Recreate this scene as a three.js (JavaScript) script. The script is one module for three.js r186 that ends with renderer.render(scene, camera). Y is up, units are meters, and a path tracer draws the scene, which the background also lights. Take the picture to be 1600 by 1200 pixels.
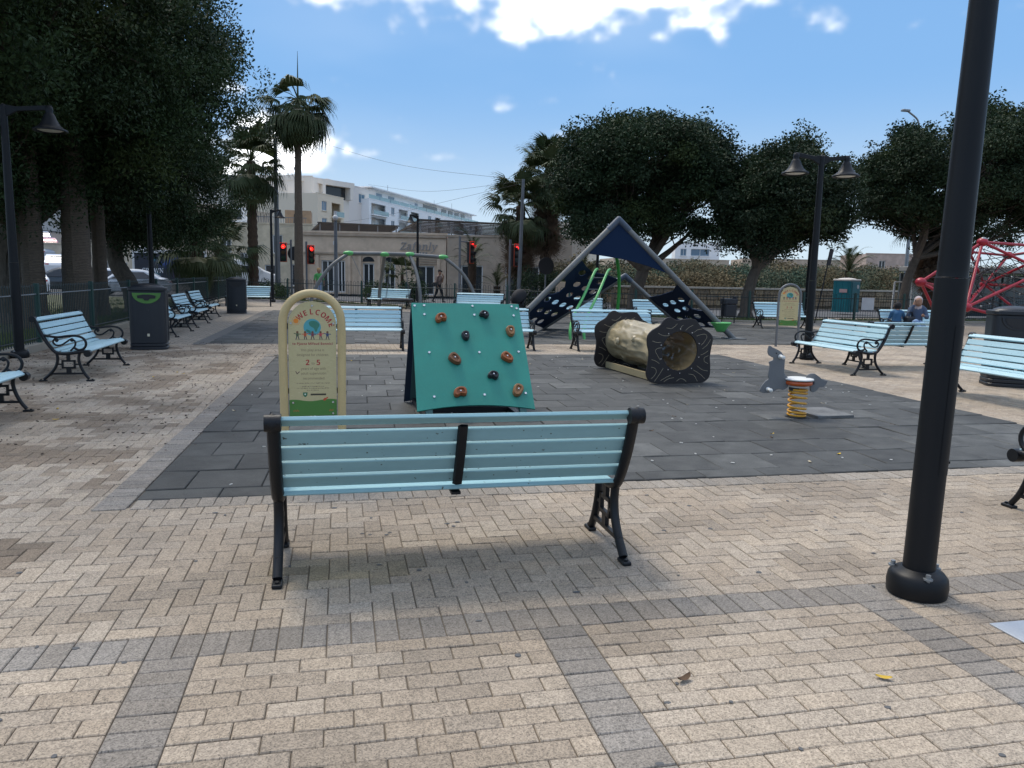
import * as THREE from 'three';
import { mergeGeometries } from 'three/addons/utils/BufferGeometryUtils.js';
import { RoundedBoxGeometry } from 'three/addons/geometries/RoundedBoxGeometry.js';
import { MarchingCubes } from 'three/addons/objects/MarchingCubes.js';
import { FontLoader } from 'three/addons/loaders/FontLoader.js';
import { TextGeometry } from 'three/addons/geometries/TextGeometry.js';

// ---------------------------------------------------------------- camera, sky, sun, exposure
const scene = new THREE.Scene();
const camera = new THREE.PerspectiveCamera(53.13, 4 / 3, 0.05, 1500);
camera.position.set(-0.8375, 1.5254, 3.0727);
camera.rotation.set(-0.1397, -0.2228, 0.0223, 'YXZ');
const renderer = new THREE.WebGLRenderer({ antialias: true });
renderer.toneMapping = THREE.LinearToneMapping;
renderer.toneMappingExposure = 1.38;
renderer.shadowMap.enabled = true;

let seed = 12345;
const rnd = () => { seed = (seed * 1664525 + 1013904223) >>> 0; return seed / 4294967296; };
const rr = (a, b) => a + (b - a) * rnd();
const clamp = (v, a, b) => Math.min(b, Math.max(a, v));
const lerp = (a, b, t) => a + (b - a) * t;
const sstep = (a, b, v) => { const t = clamp((v - a) / (b - a), 0, 1); return t * t * (3 - 2 * t); };
const hash3 = (x, y, z) => { let h = (Math.imul(x, 374761393) + Math.imul(y, 668265263) + Math.imul(z, 1274126177)) | 0; h = Math.imul(h ^ (h >>> 13), 1274126177); return ((h ^ (h >>> 16)) >>> 0) / 4294967296; };
// lattice value noise in 3D; per > 0 makes it repeat every per cells
function vnoise(x, y, z = 0, per = 0) {
  const xi = Math.floor(x), yi = Math.floor(y), zi = Math.floor(z), fx = x - xi, fy = y - yi, fz = z - zi;
  const u = fx * fx * (3 - 2 * fx), v = fy * fy * (3 - 2 * fy), w = fz * fz * (3 - 2 * fz);
  const m = k => per ? ((k % per) + per) % per : k;
  const h = (a, b, c) => hash3(m(xi + a), m(yi + b), zi + c);
  const l = (c) => lerp(lerp(h(0, 0, c), h(1, 0, c), u), lerp(h(0, 1, c), h(1, 1, c), u), v);
  return fz === 0 ? l(0) : lerp(l(0), l(1), w);
}
function fbm(x, y, z, oct, per = 0) {
  let s = 0, a = 0.5, t = 0, f = 1;
  for (let i = 0; i < oct; i++) { s += a * vnoise(x * f, y * f, z * f + i * 17, per ? per * f : 0); t += a; a *= 0.5; f *= 2; }
  return s / t;
}

// the sky: air and clouds in every direction; cumulus thicken with height, clouds are brightened, and thickened above the view, for more diffuse light
{
  const W = 2048, H = 1024, data = new Float32Array(W * H * 4);
  const camYaw = 0.2228, D = Math.PI / 180;
  // cloud banks: [azimuth from the plaza's long axis (right +), elevation, half width, half height, strength], degrees
  const banks = [[9.5, 20.5, 13, 3.0, 0.40], [21, 19.5, 9, 2.8, 0.38], [-3, 19.2, 7, 1.6, 0.26], [15, 16.5, 2.5, 0.8, 0.2], [-8, 17.8, 5, 1.2, 0.16], [-6.5, 8.6, 4.4, 2.1, 0.52], [-3.0, 8.0, 2.2, 1.7, 0.42], [30, 18.5, 5, 1.2, 0.2],
    [-60, 21, 16, 4, 0.36], [75, 20, 16, 4, 0.36], [120, 17, 14, 5, 0.4], [165, 21, 18, 4, 0.38], [-115, 18, 15, 5, 0.4], [-35, 19, 9, 3, 0.3], [50, 15, 6, 2.5, 0.3]];
  for (let j = 0; j < H; j++) {
    const el = (j + 0.5) / H * 180 - 90;                            // row 0 is straight down
    for (let i = 0; i < W; i++) {
      const k = (j * W + i) * 4;
      const az = ((i + 0.5) / W * 360 - 180) ;                      // u = 0.5 + atan2(z, x) / 2 pi
      const th = az * D, ce = Math.cos(el * D), x = ce * Math.cos(th), z = ce * Math.sin(th), y = Math.sin(el * D);
      let r, g, b;
      const e = Math.max(el, 0);
      const t1 = sstep(0, 14, e), t2 = sstep(10, 40, e);
      r = lerp(lerp(0.50, 0.19, t1), 0.105, t2); g = lerp(lerp(0.61, 0.37, t1), 0.255, t2); b = lerp(lerp(0.69, 0.64, t1), 0.57, t2);
      if (el > 1) {
        const a = Math.atan2(x, -z) / D;                            // 0 along -z, right positive
        let cov = 0;
        for (const [ba, be, bw, bh, bs] of banks) {
          let da = a - ba; if (da > 180) da -= 360; if (da < -180) da += 360;
          const q = (da / bw) ** 2 + ((el - be) / bh) ** 2;
          if (q < 9) cov += bs * Math.exp(-q * 0.8);
        }
        cov = Math.min(cov, 0.62) + 0.34 * sstep(21, 32, el);
        const s = 15, n = fbm(x * s + 5, y * s * 1.9, z * s + 9, 6), n2 = fbm(x * s * 3.1 + 25, y * s * 5, z * s * 3.1, 5);
        const c = sstep(0.58, 0.84, n * 0.62 + n2 * 0.38 + cov * 0.66 - 0.045);
        const thick = sstep(0.6, 1.0, n * 0.62 + n2 * 0.38 + cov * 0.66);
        const lum = 0.64 + 2.1 * thick - 0.8 * thick * n2;
        const ca = c * 0.96;
        r = lerp(r, lum * 0.97, ca); g = lerp(g, lum * 0.99, ca); b = lerp(b, lum * 1.02, ca);
        const veil = 0.10 * sstep(0.45, 0.75, fbm(x * 3 + 2, y * 9, z * 3 + 1, 4)) * sstep(6, 18, el);
        r = lerp(r, 0.85, veil); g = lerp(g, 0.9, veil); b = lerp(b, 0.96, veil);
      }
      if (el < 0) { const q = sstep(0, -8, el); r = lerp(r, 0.2, q); g = lerp(g, 0.19, q); b = lerp(b, 0.17, q); }
      data[k] = r; data[k + 1] = g; data[k + 2] = b; data[k + 3] = 1;
    }
  }
  const tex = new THREE.DataTexture(data, W, H, THREE.RGBAFormat, THREE.FloatType);
  tex.mapping = THREE.EquirectangularReflectionMapping; tex.magFilter = tex.minFilter = THREE.LinearFilter; tex.needsUpdate = true;
  scene.background = tex; scene.environment = tex;
}
// the sun, behind thin cloud, high ahead and a little to the left
const sun = new THREE.DirectionalLight(new THREE.Color(1, 0.92, 0.79), 2.0);
sun.position.set(-17, 76, -44); sun.target.position.set(2, 0, -8);
sun.castShadow = true; sun.shadow.radius = 36; sun.shadow.mapSize.set(2048, 2048);
Object.assign(sun.shadow.camera, { left: -45, right: 45, top: 45, bottom: -45, near: 1, far: 200 });
scene.add(sun, sun.target);

// ---------------------------------------------------------------- helpers
const LIN = (r, g, b) => new THREE.Color().setRGB(r, g, b);
const s8 = v => { v = clamp(v, 0, 1); return Math.round(255 * (v <= 0.0031308 ? 12.92 * v : 1.055 * v ** (1 / 2.4) - 0.055)); };
function tex(n, metres, fn, srgb = true) {            // fn(u, v) -> [r, g, b] linear
  const d = new Uint8Array(n * n * 4);
  for (let j = 0; j < n; j++) for (let i = 0; i < n; i++) {
    const c = fn(i / n, j / n), k = (j * n + i) * 4;
    for (let q = 0; q < 3; q++) d[k + q] = srgb ? s8(c[q]) : Math.round(255 * clamp(c[q], 0, 1));
    d[k + 3] = 255;
  }
  const t = new THREE.DataTexture(d, n, n); t.wrapS = t.wrapT = THREE.RepeatWrapping; t.magFilter = THREE.LinearFilter; t.minFilter = THREE.LinearMipmapLinearFilter; t.generateMipmaps = true;
  t.repeat.set(1 / metres, 1 / metres); if (srgb) t.colorSpace = THREE.SRGBColorSpace; t.needsUpdate = true; return t;
}
const mat = (r, g, b, o = {}) => new THREE.MeshStandardMaterial({ color: LIN(r, g, b), roughness: 0.8, ...o });

const flat = g => { const q = g.index ? g.toNonIndexed() : g; for (const k of Object.keys(q.attributes)) if (!['position', 'normal', 'uv', 'color'].includes(k)) q.deleteAttribute(k); if (!q.attributes.normal) q.computeVertexNormals(); if (!q.attributes.uv) q.setAttribute('uv', new THREE.BufferAttribute(new Float32Array(q.attributes.position.count * 2), 2)); return q; };
function merge(list) { const l = list.flat(9).filter(Boolean).map(flat); if (l.some(g => g.attributes.color)) for (const g of l) if (!g.attributes.color) g.setAttribute('color', new THREE.BufferAttribute(new Float32Array(g.attributes.position.count * 3).fill(1), 3)); return l.length === 1 ? l[0] : mergeGeometries(l); }
function boxUV(g) {                                   // uv in metres by the way each face points
  const p = g.attributes.position, n = g.attributes.normal, u = new Float32Array(p.count * 2);
  for (let i = 0; i < p.count; i++) {
    const ax = Math.abs(n.getX(i)), ay = Math.abs(n.getY(i)), az = Math.abs(n.getZ(i));
    if (ay >= ax && ay >= az) { u[2 * i] = p.getX(i); u[2 * i + 1] = p.getZ(i); } else if (ax >= az) { u[2 * i] = p.getZ(i); u[2 * i + 1] = p.getY(i); } else { u[2 * i] = p.getX(i); u[2 * i + 1] = p.getY(i); }
  }
  g.setAttribute('uv', new THREE.BufferAttribute(u, 2)); return g;
}
const taken = {};
function numbered(n) { const k = taken[n] = (taken[n] ?? -1) + 1; return k ? n + '_' + String(k).padStart(3, '0') : n; }
function mesh(name, geo, m, parent, keepUV) {
  let g = Array.isArray(geo) ? merge(geo) : geo;
  if (!keepUV) { g = flat(g); boxUV(g); }
  const o = new THREE.Mesh(g, m); o.castShadow = o.receiveShadow = true;
  o.name = parent ? name : numbered(name); (parent || scene).add(o); return o;
}
const tag = (o, label, category, group) => { o.userData.label = label; o.userData.category = category; if (group) o.userData.group = group; return o; };
const stuff = o => { o.userData.kind = 'stuff'; return o; };
const struct = (o, label) => { o.userData.kind = 'structure'; if (label) o.userData.label = label; return o; };
function thing(name, label, category, x, d, turn = 0, group, y = 0) {
  const o = new THREE.Group(); o.name = numbered(name); o.position.set(x, y, -d); o.rotation.y = turn; scene.add(o); return tag(o, label, category, group);
}
function dup(o, x, d, turn, label, group, y = 0) {
  const c = o.clone(); c.userData = { ...o.userData }; c.name = numbered(o.name.replace(/_\d\d\d$/, '')); c.position.set(x, y, -d); c.rotation.set(0, turn, 0); scene.add(c);
  c.userData.label = label; if (group) c.userData.group = group; return c;
}
const at = (g, x = 0, y = 0, z = 0, rx = 0, ry = 0, rz = 0) => { if (rx) g.rotateX(rx); if (rz) g.rotateZ(rz); if (ry) g.rotateY(ry); return g.translate(x, y, z); };
const box = (w, h, l, x = 0, y = 0, z = 0, rx = 0, ry = 0, rz = 0) => at(new THREE.BoxGeometry(w, h, l), x, y, z, rx, ry, rz);
const rbox = (w, h, l, r, x = 0, y = 0, z = 0, rx = 0, ry = 0, rz = 0, s = 1) => at(new RoundedBoxGeometry(w, h, l, s, r), x, y, z, rx, ry, rz);
const cyl = (r1, r2, h, x = 0, y = 0, z = 0, n = 12, rx = 0, ry = 0, rz = 0) => at(new THREE.CylinderGeometry(r1, r2, h, n), x, y, z, rx, ry, rz);
const ball = (r, x = 0, y = 0, z = 0, n = 12, sy = 1) => { const g = new THREE.SphereGeometry(r, n, Math.max(6, n * 0.7 | 0)); g.scale(1, sy, 1); return g.translate(x, y, z); };
const V3 = (x, y, z) => new THREE.Vector3(x, y, z);
const tube = (pts, r, n = 16, m = 6, closed = false) => new THREE.TubeGeometry(pts instanceof THREE.Curve ? pts : new THREE.CatmullRomCurve3(pts.map(p => V3(...p)), closed), n, r, m, closed);
const bar = (a, b, r, m = 6, r2) => { const A = V3(...a), B = V3(...b), g = new THREE.CylinderGeometry(r2 ?? r, r, A.distanceTo(B), m); g.applyQuaternion(new THREE.Quaternion().setFromUnitVectors(V3(0, 1, 0), B.clone().sub(A).normalize())); const c = A.add(B).multiplyScalar(0.5); return g.translate(c.x, c.y, c.z); };
const lathe = (pts, n = 16) => new THREE.LatheGeometry(pts.map(p => new THREE.Vector2(...p)), n);
function poly(pts, hs = []) { const s = new THREE.Shape(pts.map(p => new THREE.Vector2(...p))); for (const h of hs) s.holes.push(new THREE.Path(h.map(p => new THREE.Vector2(...p)))); return s; }
const prism = (shape, depth, bev = 0, cs = 6) => new THREE.ExtrudeGeometry(Array.isArray(shape) ? poly(shape) : shape, { depth, bevelEnabled: bev > 0, bevelSize: bev, bevelThickness: bev, bevelSegments: 1, curveSegments: cs });
function sheet(pts, y) {                              // a flat polygon on the ground, pts in (x, d)
  const g = new THREE.ShapeGeometry(poly(pts)); g.rotateX(-Math.PI / 2); return g.translate(0, y, 0);
}
const colour = (g, c) => { const n = g.attributes.position.count, a = new Float32Array(n * 3); for (let i = 0; i < n; i++) { a[3 * i] = c[0]; a[3 * i + 1] = c[1]; a[3 * i + 2] = c[2]; } g.setAttribute('color', new THREE.BufferAttribute(a, 3)); return g; };

// ---------------------------------------------------------------- materials
const grain = tex(1024, 0.9, (u, v) => { const a = hash3(u * 1024 | 0, v * 1024 | 0, 1), b = vnoise(u * 190, v * 190, 0, 190), b2 = vnoise(u * 90, v * 90, 4, 90), c = fbm(u * 12, v * 12, 0, 4, 12); let s = 0.74 + 0.52 * (b - 0.5) + 0.2 * (b2 - 0.5) + 0.2 * (a - 0.5) + 0.16 * (c - 0.5); if (hash3(u * 256 | 0, v * 256 | 0, 5) > 0.94) s *= 0.5; return [s, s * 0.985, s * 0.96]; });
const grainB = tex(512, 0.45, (u, v) => { const b = vnoise(u * 170, v * 170, 0, 170) * 0.6 + 0.4 * hash3(u * 512 | 0, v * 512 | 0, 3); return [b, b, b]; }, false);
const mottle = tex(512, 3, (u, v) => { const c = fbm(u * 8, v * 8, 0, 6, 8), b = hash3(u * 512 | 0, v * 512 | 0, 9); const s = 0.78 + 0.32 * (c - 0.5) + 0.08 * (b - 0.5); return [s, s, s]; });
const crumb = tex(1024, 1.3, (u, v) => { const a = hash3(u * 1024 | 0, v * 1024 | 0, 11), b = vnoise(u * 300, v * 300, 0, 300), c = fbm(u * 9, v * 9, 0, 5, 9); let s = 0.5 + 0.25 * (b - 0.5) + 0.3 * (a - 0.5) + 0.5 * (c - 0.5); if (a > 0.985) s += 0.35; return [s, s, s]; });
const M = {
  paver: new THREE.MeshStandardMaterial({ vertexColors: true, map: grain, roughness: 0.82, bumpMap: grainB, bumpScale: 0.0012 }),
  joint: mat(0.2, 0.165, 0.125, { map: mottle, roughness: 1 }),
  rubber: new THREE.MeshStandardMaterial({ vertexColors: true, map: crumb, roughness: 0.72, bumpMap: crumb, bumpScale: 0.0015 }),
  rubberBase: mat(0.02, 0.02, 0.02, { roughness: 1 }),
  iron: new THREE.MeshPhysicalMaterial({ color: LIN(0.011, 0.012, 0.014), roughness: 0.4, specularIntensity: 0.55, bumpMap: grainB, bumpScale: 0.0004 }),
  pole: new THREE.MeshPhysicalMaterial({ color: LIN(0.0115, 0.0125, 0.0145), roughness: 0.45, specularIntensity: 0.5, map: mottle, bumpMap: mottle, bumpScale: 0.0008 }),
  asphalt: mat(0.075, 0.075, 0.078, { map: mottle, roughness: 0.95 }),
  kerb: mat(0.42, 0.37, 0.29, { map: mottle, roughness: 0.95, bumpMap: grainB, bumpScale: 0.002 }),
  fence: mat(0.016, 0.028, 0.026, { roughness: 0.5 }),
  fencePost: mat(0.014, 0.05, 0.04, { roughness: 0.5 }),
  galv: mat(0.34, 0.36, 0.37, { roughness: 0.45, metalness: 0.5, map: mottle }),
  greyPole: mat(0.19, 0.2, 0.21, { roughness: 0.5, metalness: 0.3, map: mottle }),
  soil: mat(0.16, 0.12, 0.075, { map: mottle, roughness: 1 }),
  glass: new THREE.MeshPhysicalMaterial({ color: LIN(0.05, 0.07, 0.08), roughness: 0.08, metalness: 0.1, clearcoat: 0.5 }),
  white: mat(0.75, 0.75, 0.73, { map: mottle, roughness: 0.7 }),
  black: mat(0.012, 0.012, 0.014, { roughness: 0.5 }),
  steel: mat(0.6, 0.6, 0.6, { roughness: 0.25, metalness: 0.9 }),
};
// ---------------------------------------------------------------- ground
const rubL = d => lerp(-2.16, -1.93, (d - 2.25) / 9.2), rubR = d => lerp(6.55, 6.85, (d - 2.25) / 9.2);
const R1a = 2.26, R1b = 11.47, R2a = 13.76, R2b = 28.1;
const FENCE = [[-6.4, 39.5], [-3.4, 38.2], [0.2, 33.9], [6, 28.4], [10.5, 25.4], [14.5, 23.8], [22, 24.6], [36, 26.5]];
struct(mesh('ground', sheet([[-400, -60], [400, -60], [400, 600], [-400, 600]], -0.14), M.asphalt), 'grey asphalt and bare ground around the plaza');
const inPlaza = [[-6.0, -5], [16, -5], [36, 10], ...FENCE.slice().reverse()];
// far paving, too far off to tell its pieces apart
const farPave = tex(1024, 1.6, (u, v) => {
  const x = u * 16, y = v * 16, xi = Math.floor(x), yi = Math.floor(y), k = (((xi - yi) % 4) + 4) % 4, fx = x - xi, fy = y - yi, e = 0.07;
  const j = (k === 0 ? (fx < e || fy < e) : k === 1 ? (fx > 1 - e || fy < e) : k === 3 ? (fx < e || fy < e || fx > 1 - e) : (fx < e || fx > 1 - e || fy > 1 - e));
  const idx = k === 1 ? xi - 1 : xi, idy = k === 2 ? yi - 1 : yi, t = hash3(((idx % 16) + 16) % 16, ((idy % 16) + 16) % 16, k > 1 ? 7 : 3);
  const n = 0.86 + 0.28 * (t - 0.5) + 0.25 * (hash3(u * 1024 | 0, v * 1024 | 0, 4) - 0.5);
  return j ? [0.16, 0.14, 0.11] : [0.35 * n, 0.29 * n, 0.225 * n];
});
const pavement = new THREE.Group(); pavement.name = 'pavement'; scene.add(pavement); struct(pavement, 'beige brick paving with dark grey bands');
mesh('joint_sand', sheet([[-6.1, -4], [12.6, -4], [12.6, R2a], [-6.1, R2a]], -0.009), M.joint, pavement);
mesh('far_paving', sheet([[-6.0, R2a], [-6.4, 39.5], ...FENCE.slice(1), [36, 10], [16, -5], [12.6, -4], [12.6, R2a]], -0.001), new THREE.MeshStandardMaterial({ map: farPave, roughness: 0.85 }), pavement);
{
  const cells = [];                                   // [x0, d0, x1, d1, kind]  kind 0 beige, 1 dark band, 2 pale grey border
  const key = (x, d) => {                             // which field a point is in
    if (d < 0) { const m = ((x % 1.6) + 1.6) % 1.6; return m < 0.2 ? 'L' : 'R'; }
    if (d < 0.2) return 'C';
    const l = rubL(clamp(d, R1a, R1b)), r = rubR(clamp(d, R1a, R1b));
    if (d > R1a - 0.2 && d < R1b + 0.2) {
      if (x > l && x < r && d > R1a && d < R1b) return '';
      if (x > l - 0.12 && x < l + 0.03) return 'E';
      if (x > l - 0.12 && x < r + 0.02 && d <= R1a && d > R1a - 0.12) return 'N';
      if (x > l && x < r + 0.2 && d >= R1b && d < R1b + 0.12) return 'N';
    }
    return 'H';
  };
  for (let row = -19; row < 0; row++) {               // running bond with dark lengthwise bands
    const d0 = row * 0.1, odd = row & 1;
    for (let b = -4; b < 4; b++) {
      const x0 = b * 1.6;
      cells.push([x0, d0, x0 + 0.2, d0 + 0.1, 1]);
      if (odd) { cells.push([x0 + 0.2, d0, x0 + 0.3, d0 + 0.1, 0]); for (let i = 0; i < 6; i++) cells.push([x0 + 0.3 + i * 0.2, d0, x0 + 0.5 + i * 0.2, d0 + 0.1, 0]); cells.push([x0 + 1.5, d0, x0 + 1.6, d0 + 0.1, 0]); }
      else for (let i = 0; i < 7; i++) cells.push([x0 + 0.2 + i * 0.2, d0, x0 + 0.4 + i * 0.2, d0 + 0.1, 0]);
    }
  }
  for (let i = -64; i < 64; i++) cells.push([i * 0.1, 0, i * 0.1 + 0.1, 0.2, 1]);
  for (let j = 0; j < 92; j++) { const d0 = R1a + j * 0.1 - 0.2, l = rubL(d0); cells.push([l - 0.21, d0, l - 0.008, d0 + 0.1, 1]); }
  for (let i = -21; i < 69; i++) { cells.push([i * 0.1 - 0.05, R1a - 0.21, i * 0.1 + 0.05, R1a - 0.01, 2]); cells.push([i * 0.1 - 0.05, R1b + 0.01, i * 0.1 + 0.05, R1b + 0.21, 2]); }
  for (let yi = 2; yi < 138; yi++) for (let xi = -61; xi < 126; xi++) {
    const x = xi * 0.1, d = yi * 0.1, k = (((xi - yi) % 4) + 4) % 4;
    const zv = (d + 3.07) * 0.975 + (x + 0.84) * 0.221, lat = (x + 0.84) * 0.975 - (d + 3.07) * 0.221;
    if (Math.abs(lat) > zv * 0.68 + 4) continue;   // nothing the photograph shows
    const here = key(x + 0.05, d + 0.05) === 'H';
    const nx = k === 0 ? 1 : k === 1 ? -1 : 0, ny = k === 3 ? 1 : k === 2 ? -1 : 0;
    const there = key(x + nx * 0.1 + 0.05, d + ny * 0.1 + 0.05) === 'H' && yi + ny >= 2;
    if (!here) continue;
    if (there) { if (k === 0) cells.push([x, d, x + 0.2, d + 0.1, 0]); if (k === 3) cells.push([x, d, x + 0.1, d + 0.2, 0]); }
    else cells.push([x, d, x + 0.1, d + 0.1, 0]);
  }
  const one = ([x0, d0, x1, d1, kind]) => {
    const j = 0.0022, c = 0.0035, h = rr(-0.0016, 0.0016) + (kind === 1 && d0 > 1 || kind === 2 ? 0.0055 : 0), q = [x0 + j, -d1 + j, x1 - j, -d0 - j], tx = rr(-0.0012, 0.0012), tz = rr(-0.0012, 0.0012);
    const P = [[q[0], q[3]], [q[2], q[3]], [q[2], q[1]], [q[0], q[1]]];
    const T = [[q[0] + c, h + tx, q[3] - c], [q[2] - c, h - tx + tz, q[3] - c], [q[2] - c, h - tx - tz, q[1] + c], [q[0] + c, h + tx - tz, q[1] + c]];
    const v = [], add = (...a) => a.forEach(p => v.push(...p));
    add(T[0], T[1], T[2], T[0], T[2], T[3]);
    for (let i = 0; i < 4; i++) { const n = (i + 1) % 4, a = [P[i][0], -0.012, P[i][1]], b = [P[n][0], -0.012, P[n][1]], e = [P[i][0], h - c, P[i][1]], f = [P[n][0], h - c, P[n][1]]; add(e, f, T[n], e, T[n], T[i], a, b, f, a, f, e); }
    const g = new THREE.BufferGeometry(); g.setAttribute('position', new THREE.BufferAttribute(new Float32Array(v), 3)); g.computeVertexNormals();
    const ou = rr(0, 5), ov = rr(0, 5), u = new Float32Array(v.length / 3 * 2); for (let i = 0; i < v.length / 3; i++) { u[2 * i] = v[3 * i] + ou; u[2 * i + 1] = v[3 * i + 2] + ov + v[3 * i + 1]; }
    g.setAttribute('uv', new THREE.BufferAttribute(u, 2));
    // tone of each brick: its own batch of clay and, over metres, old stains in the paving
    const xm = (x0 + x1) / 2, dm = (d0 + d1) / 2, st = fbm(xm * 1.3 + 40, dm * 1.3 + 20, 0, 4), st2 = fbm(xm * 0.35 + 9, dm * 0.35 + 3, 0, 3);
    let b = kind === 1 ? [0.32, 0.287, 0.25] : kind === 2 ? [0.41, 0.36, 0.30] : [0.515, 0.428, 0.332];
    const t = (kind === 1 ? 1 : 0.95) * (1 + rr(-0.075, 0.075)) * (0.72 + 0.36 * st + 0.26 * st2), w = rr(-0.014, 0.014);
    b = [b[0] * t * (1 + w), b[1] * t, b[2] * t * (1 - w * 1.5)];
    const browning = sstep(0.42, 0.6, fbm(xm * 2.2 + 3, dm * 2.2 + 11, 2, 4)) * (xm < -2.4 && dm > 1 ? 0.46 : 0.14);   // browner, darker noise patches, strongest along the left side
    b = [b[0] * (1 - browning * 0.9), b[1] * (1 - browning), b[2] * (1 - browning * 1.1)];
    const moss = kind ? 0 : sstep(1.5, 0.5, Math.hypot((xm + 0.85) / 0.4, (dm - 0.82) / 0.17) + 0.9 * (fbm(xm * 7, dm * 7, 5, 3) - 0.5)) * rr(0.6, 1); b = [b[0] * (1 - 0.2 * moss), b[1] * (1 - 0.23 * moss), b[2] * (1 - 0.4 * moss)];   // mossy stain by the bench leg
    const old = 0.2 * sstep(0.5, 0.68, fbm(xm * 1.1 + 31, dm * 2.1 + 17, 7, 4)); b = b.map(v => v * (1 - old));
    return colour(g, b);
  };
  const near = cells.map(c => [c, ((c[1] + c[3]) / 2 + 3.07) * 0.975 + ((c[0] + c[2]) / 2 + 0.84) * 0.221, ((c[0] + c[2]) / 2 + 0.84) * 0.975 - ((c[1] + c[3]) / 2 + 3.07) * 0.221]);
  near.sort((a, b) => a[1] + (Math.abs(a[2]) > a[1] * 0.665 ? 100 : 0) + (a[1] < 1.95 ? 200 : 0) - b[1] - (Math.abs(b[2]) > b[1] * 0.665 ? 100 : 0) - (b[1] < 1.95 ? 200 : 0));
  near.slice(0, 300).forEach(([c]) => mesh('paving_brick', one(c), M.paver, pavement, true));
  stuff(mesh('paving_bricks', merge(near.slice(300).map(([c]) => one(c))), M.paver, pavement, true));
}
// rubber safety tiles, half a metre square, courses broken
function rubberArea(name, label, L, R, d0, d1, first, maxSingles) {
  const o = new THREE.Group(); o.name = name; scene.add(o); struct(o, label);
  mesh('sub_base', sheet([[L(d0), d0], [R(d0), d0], [R(d1), d1], [L(d1), d1]], -0.006), M.rubberBase, o);
  const list = []; let d = d0, e = d0 + first, k = 0;
  while (d < d1 - 0.02) {
    e = Math.min(e, d1); const w = R(d) - L(d), n = Math.round(w / 0.5), off = k % 2 ? 0.5 : 0;
    for (let i = off ? -1 : 0; i < n; i++) { const a = clamp((i + off) / n, 0, 1), b = clamp((i + 1 + off) / n, 0, 1); if (b - a > 0.005) list.push([a, b, d, e]); }
    d = e; e += 0.5; k++;
  }
  const one = ([a, b, da, db]) => {
    const j = 0.003, h = 0.004 + rr(-0.004, 0.004), c = [rr(-0.005, 0.005), rr(-0.005, 0.005), rr(-0.005, 0.005), rr(-0.005, 0.005)];
    const X = (t, d) => lerp(L(d), R(d), t), P = [[X(a, da) + j, -da - j], [X(b, da) - j, -da - j], [X(b, db) - j, -db + j], [X(a, db) + j, -db + j]], B = 0.006;
    const v = [], add = (...q) => q.forEach(p => v.push(...p));
    const mx = (P[0][0] + P[1][0]) / 2, mz = (P[0][1] + P[2][1]) / 2;
    const T = P.map(([x, z], i) => [x + Math.sign(mx - x) * B, h + c[i] + 0.006, z + Math.sign(mz - z) * B]);
    add(T[0], T[1], T[2], T[0], T[2], T[3]);
    for (let i = 0; i < 4; i++) { const n = (i + 1) % 4, A = [P[i][0], -0.02, P[i][1]], C = [P[n][0], -0.02, P[n][1]], E = [P[i][0], h + c[i], P[i][1]], F = [P[n][0], h + c[n], P[n][1]]; add(E, F, T[n], E, T[n], T[i], A, C, F, A, F, E); }
    const g = new THREE.BufferGeometry(); g.setAttribute('position', new THREE.BufferAttribute(new Float32Array(v), 3)); g.computeVertexNormals(); boxUV(g);
    const ou = rr(0, 5), ua = g.attributes.uv; for (let i = 0; i < ua.count; i++) ua.setXY(i, ua.getX(i) + ou, ua.getY(i) + ou * 1.7);
    const s = (rnd() < 0.16 ? 1.5 : 1) * rr(0.78, 1.25); return colour(g, [0.098 * s, 0.0985 * s, 0.091 * s]);
  };
  list.sort((p, q) => p[2] - q[2]);
  list.slice(0, maxSingles).forEach(t => mesh('rubber_tile', one(t), M.rubber, o, true));
  if (list.length > maxSingles) stuff(mesh('rubber_tiles', merge(list.slice(maxSingles).map(one)), M.rubber, o, true));
}
rubberArea('play_surface', 'dark grey rubber tile play surface nearest the camera', rubL, rubR, R1a, R1b, 0.22, 300);
rubberArea('play_surface_001', 'dark grey rubber tile play surface behind the row of benches', d => lerp(-3.5, -3.35, (d - R2a) / 14), d => lerp(15.0, 14.0, (d - R2a) / 9) - Math.max(0, d - 20.5) * 1.15, R2a, R2b, 0.3, 200);
// dark border of the far play surface
{
  const o = new THREE.Group(); o.name = 'paving_border'; scene.add(o); struct(o, 'dark grey paving border of the far play surface');
  mesh('border_strip', sheet([[-3.78, R2a - 0.22], [-3.5, R2a - 0.22], [-3.36, R2b], [-3.64, R2b]], 0.003), mat(0.2, 0.19, 0.175, { map: grain, roughness: 0.9 }), o);
}
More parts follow.
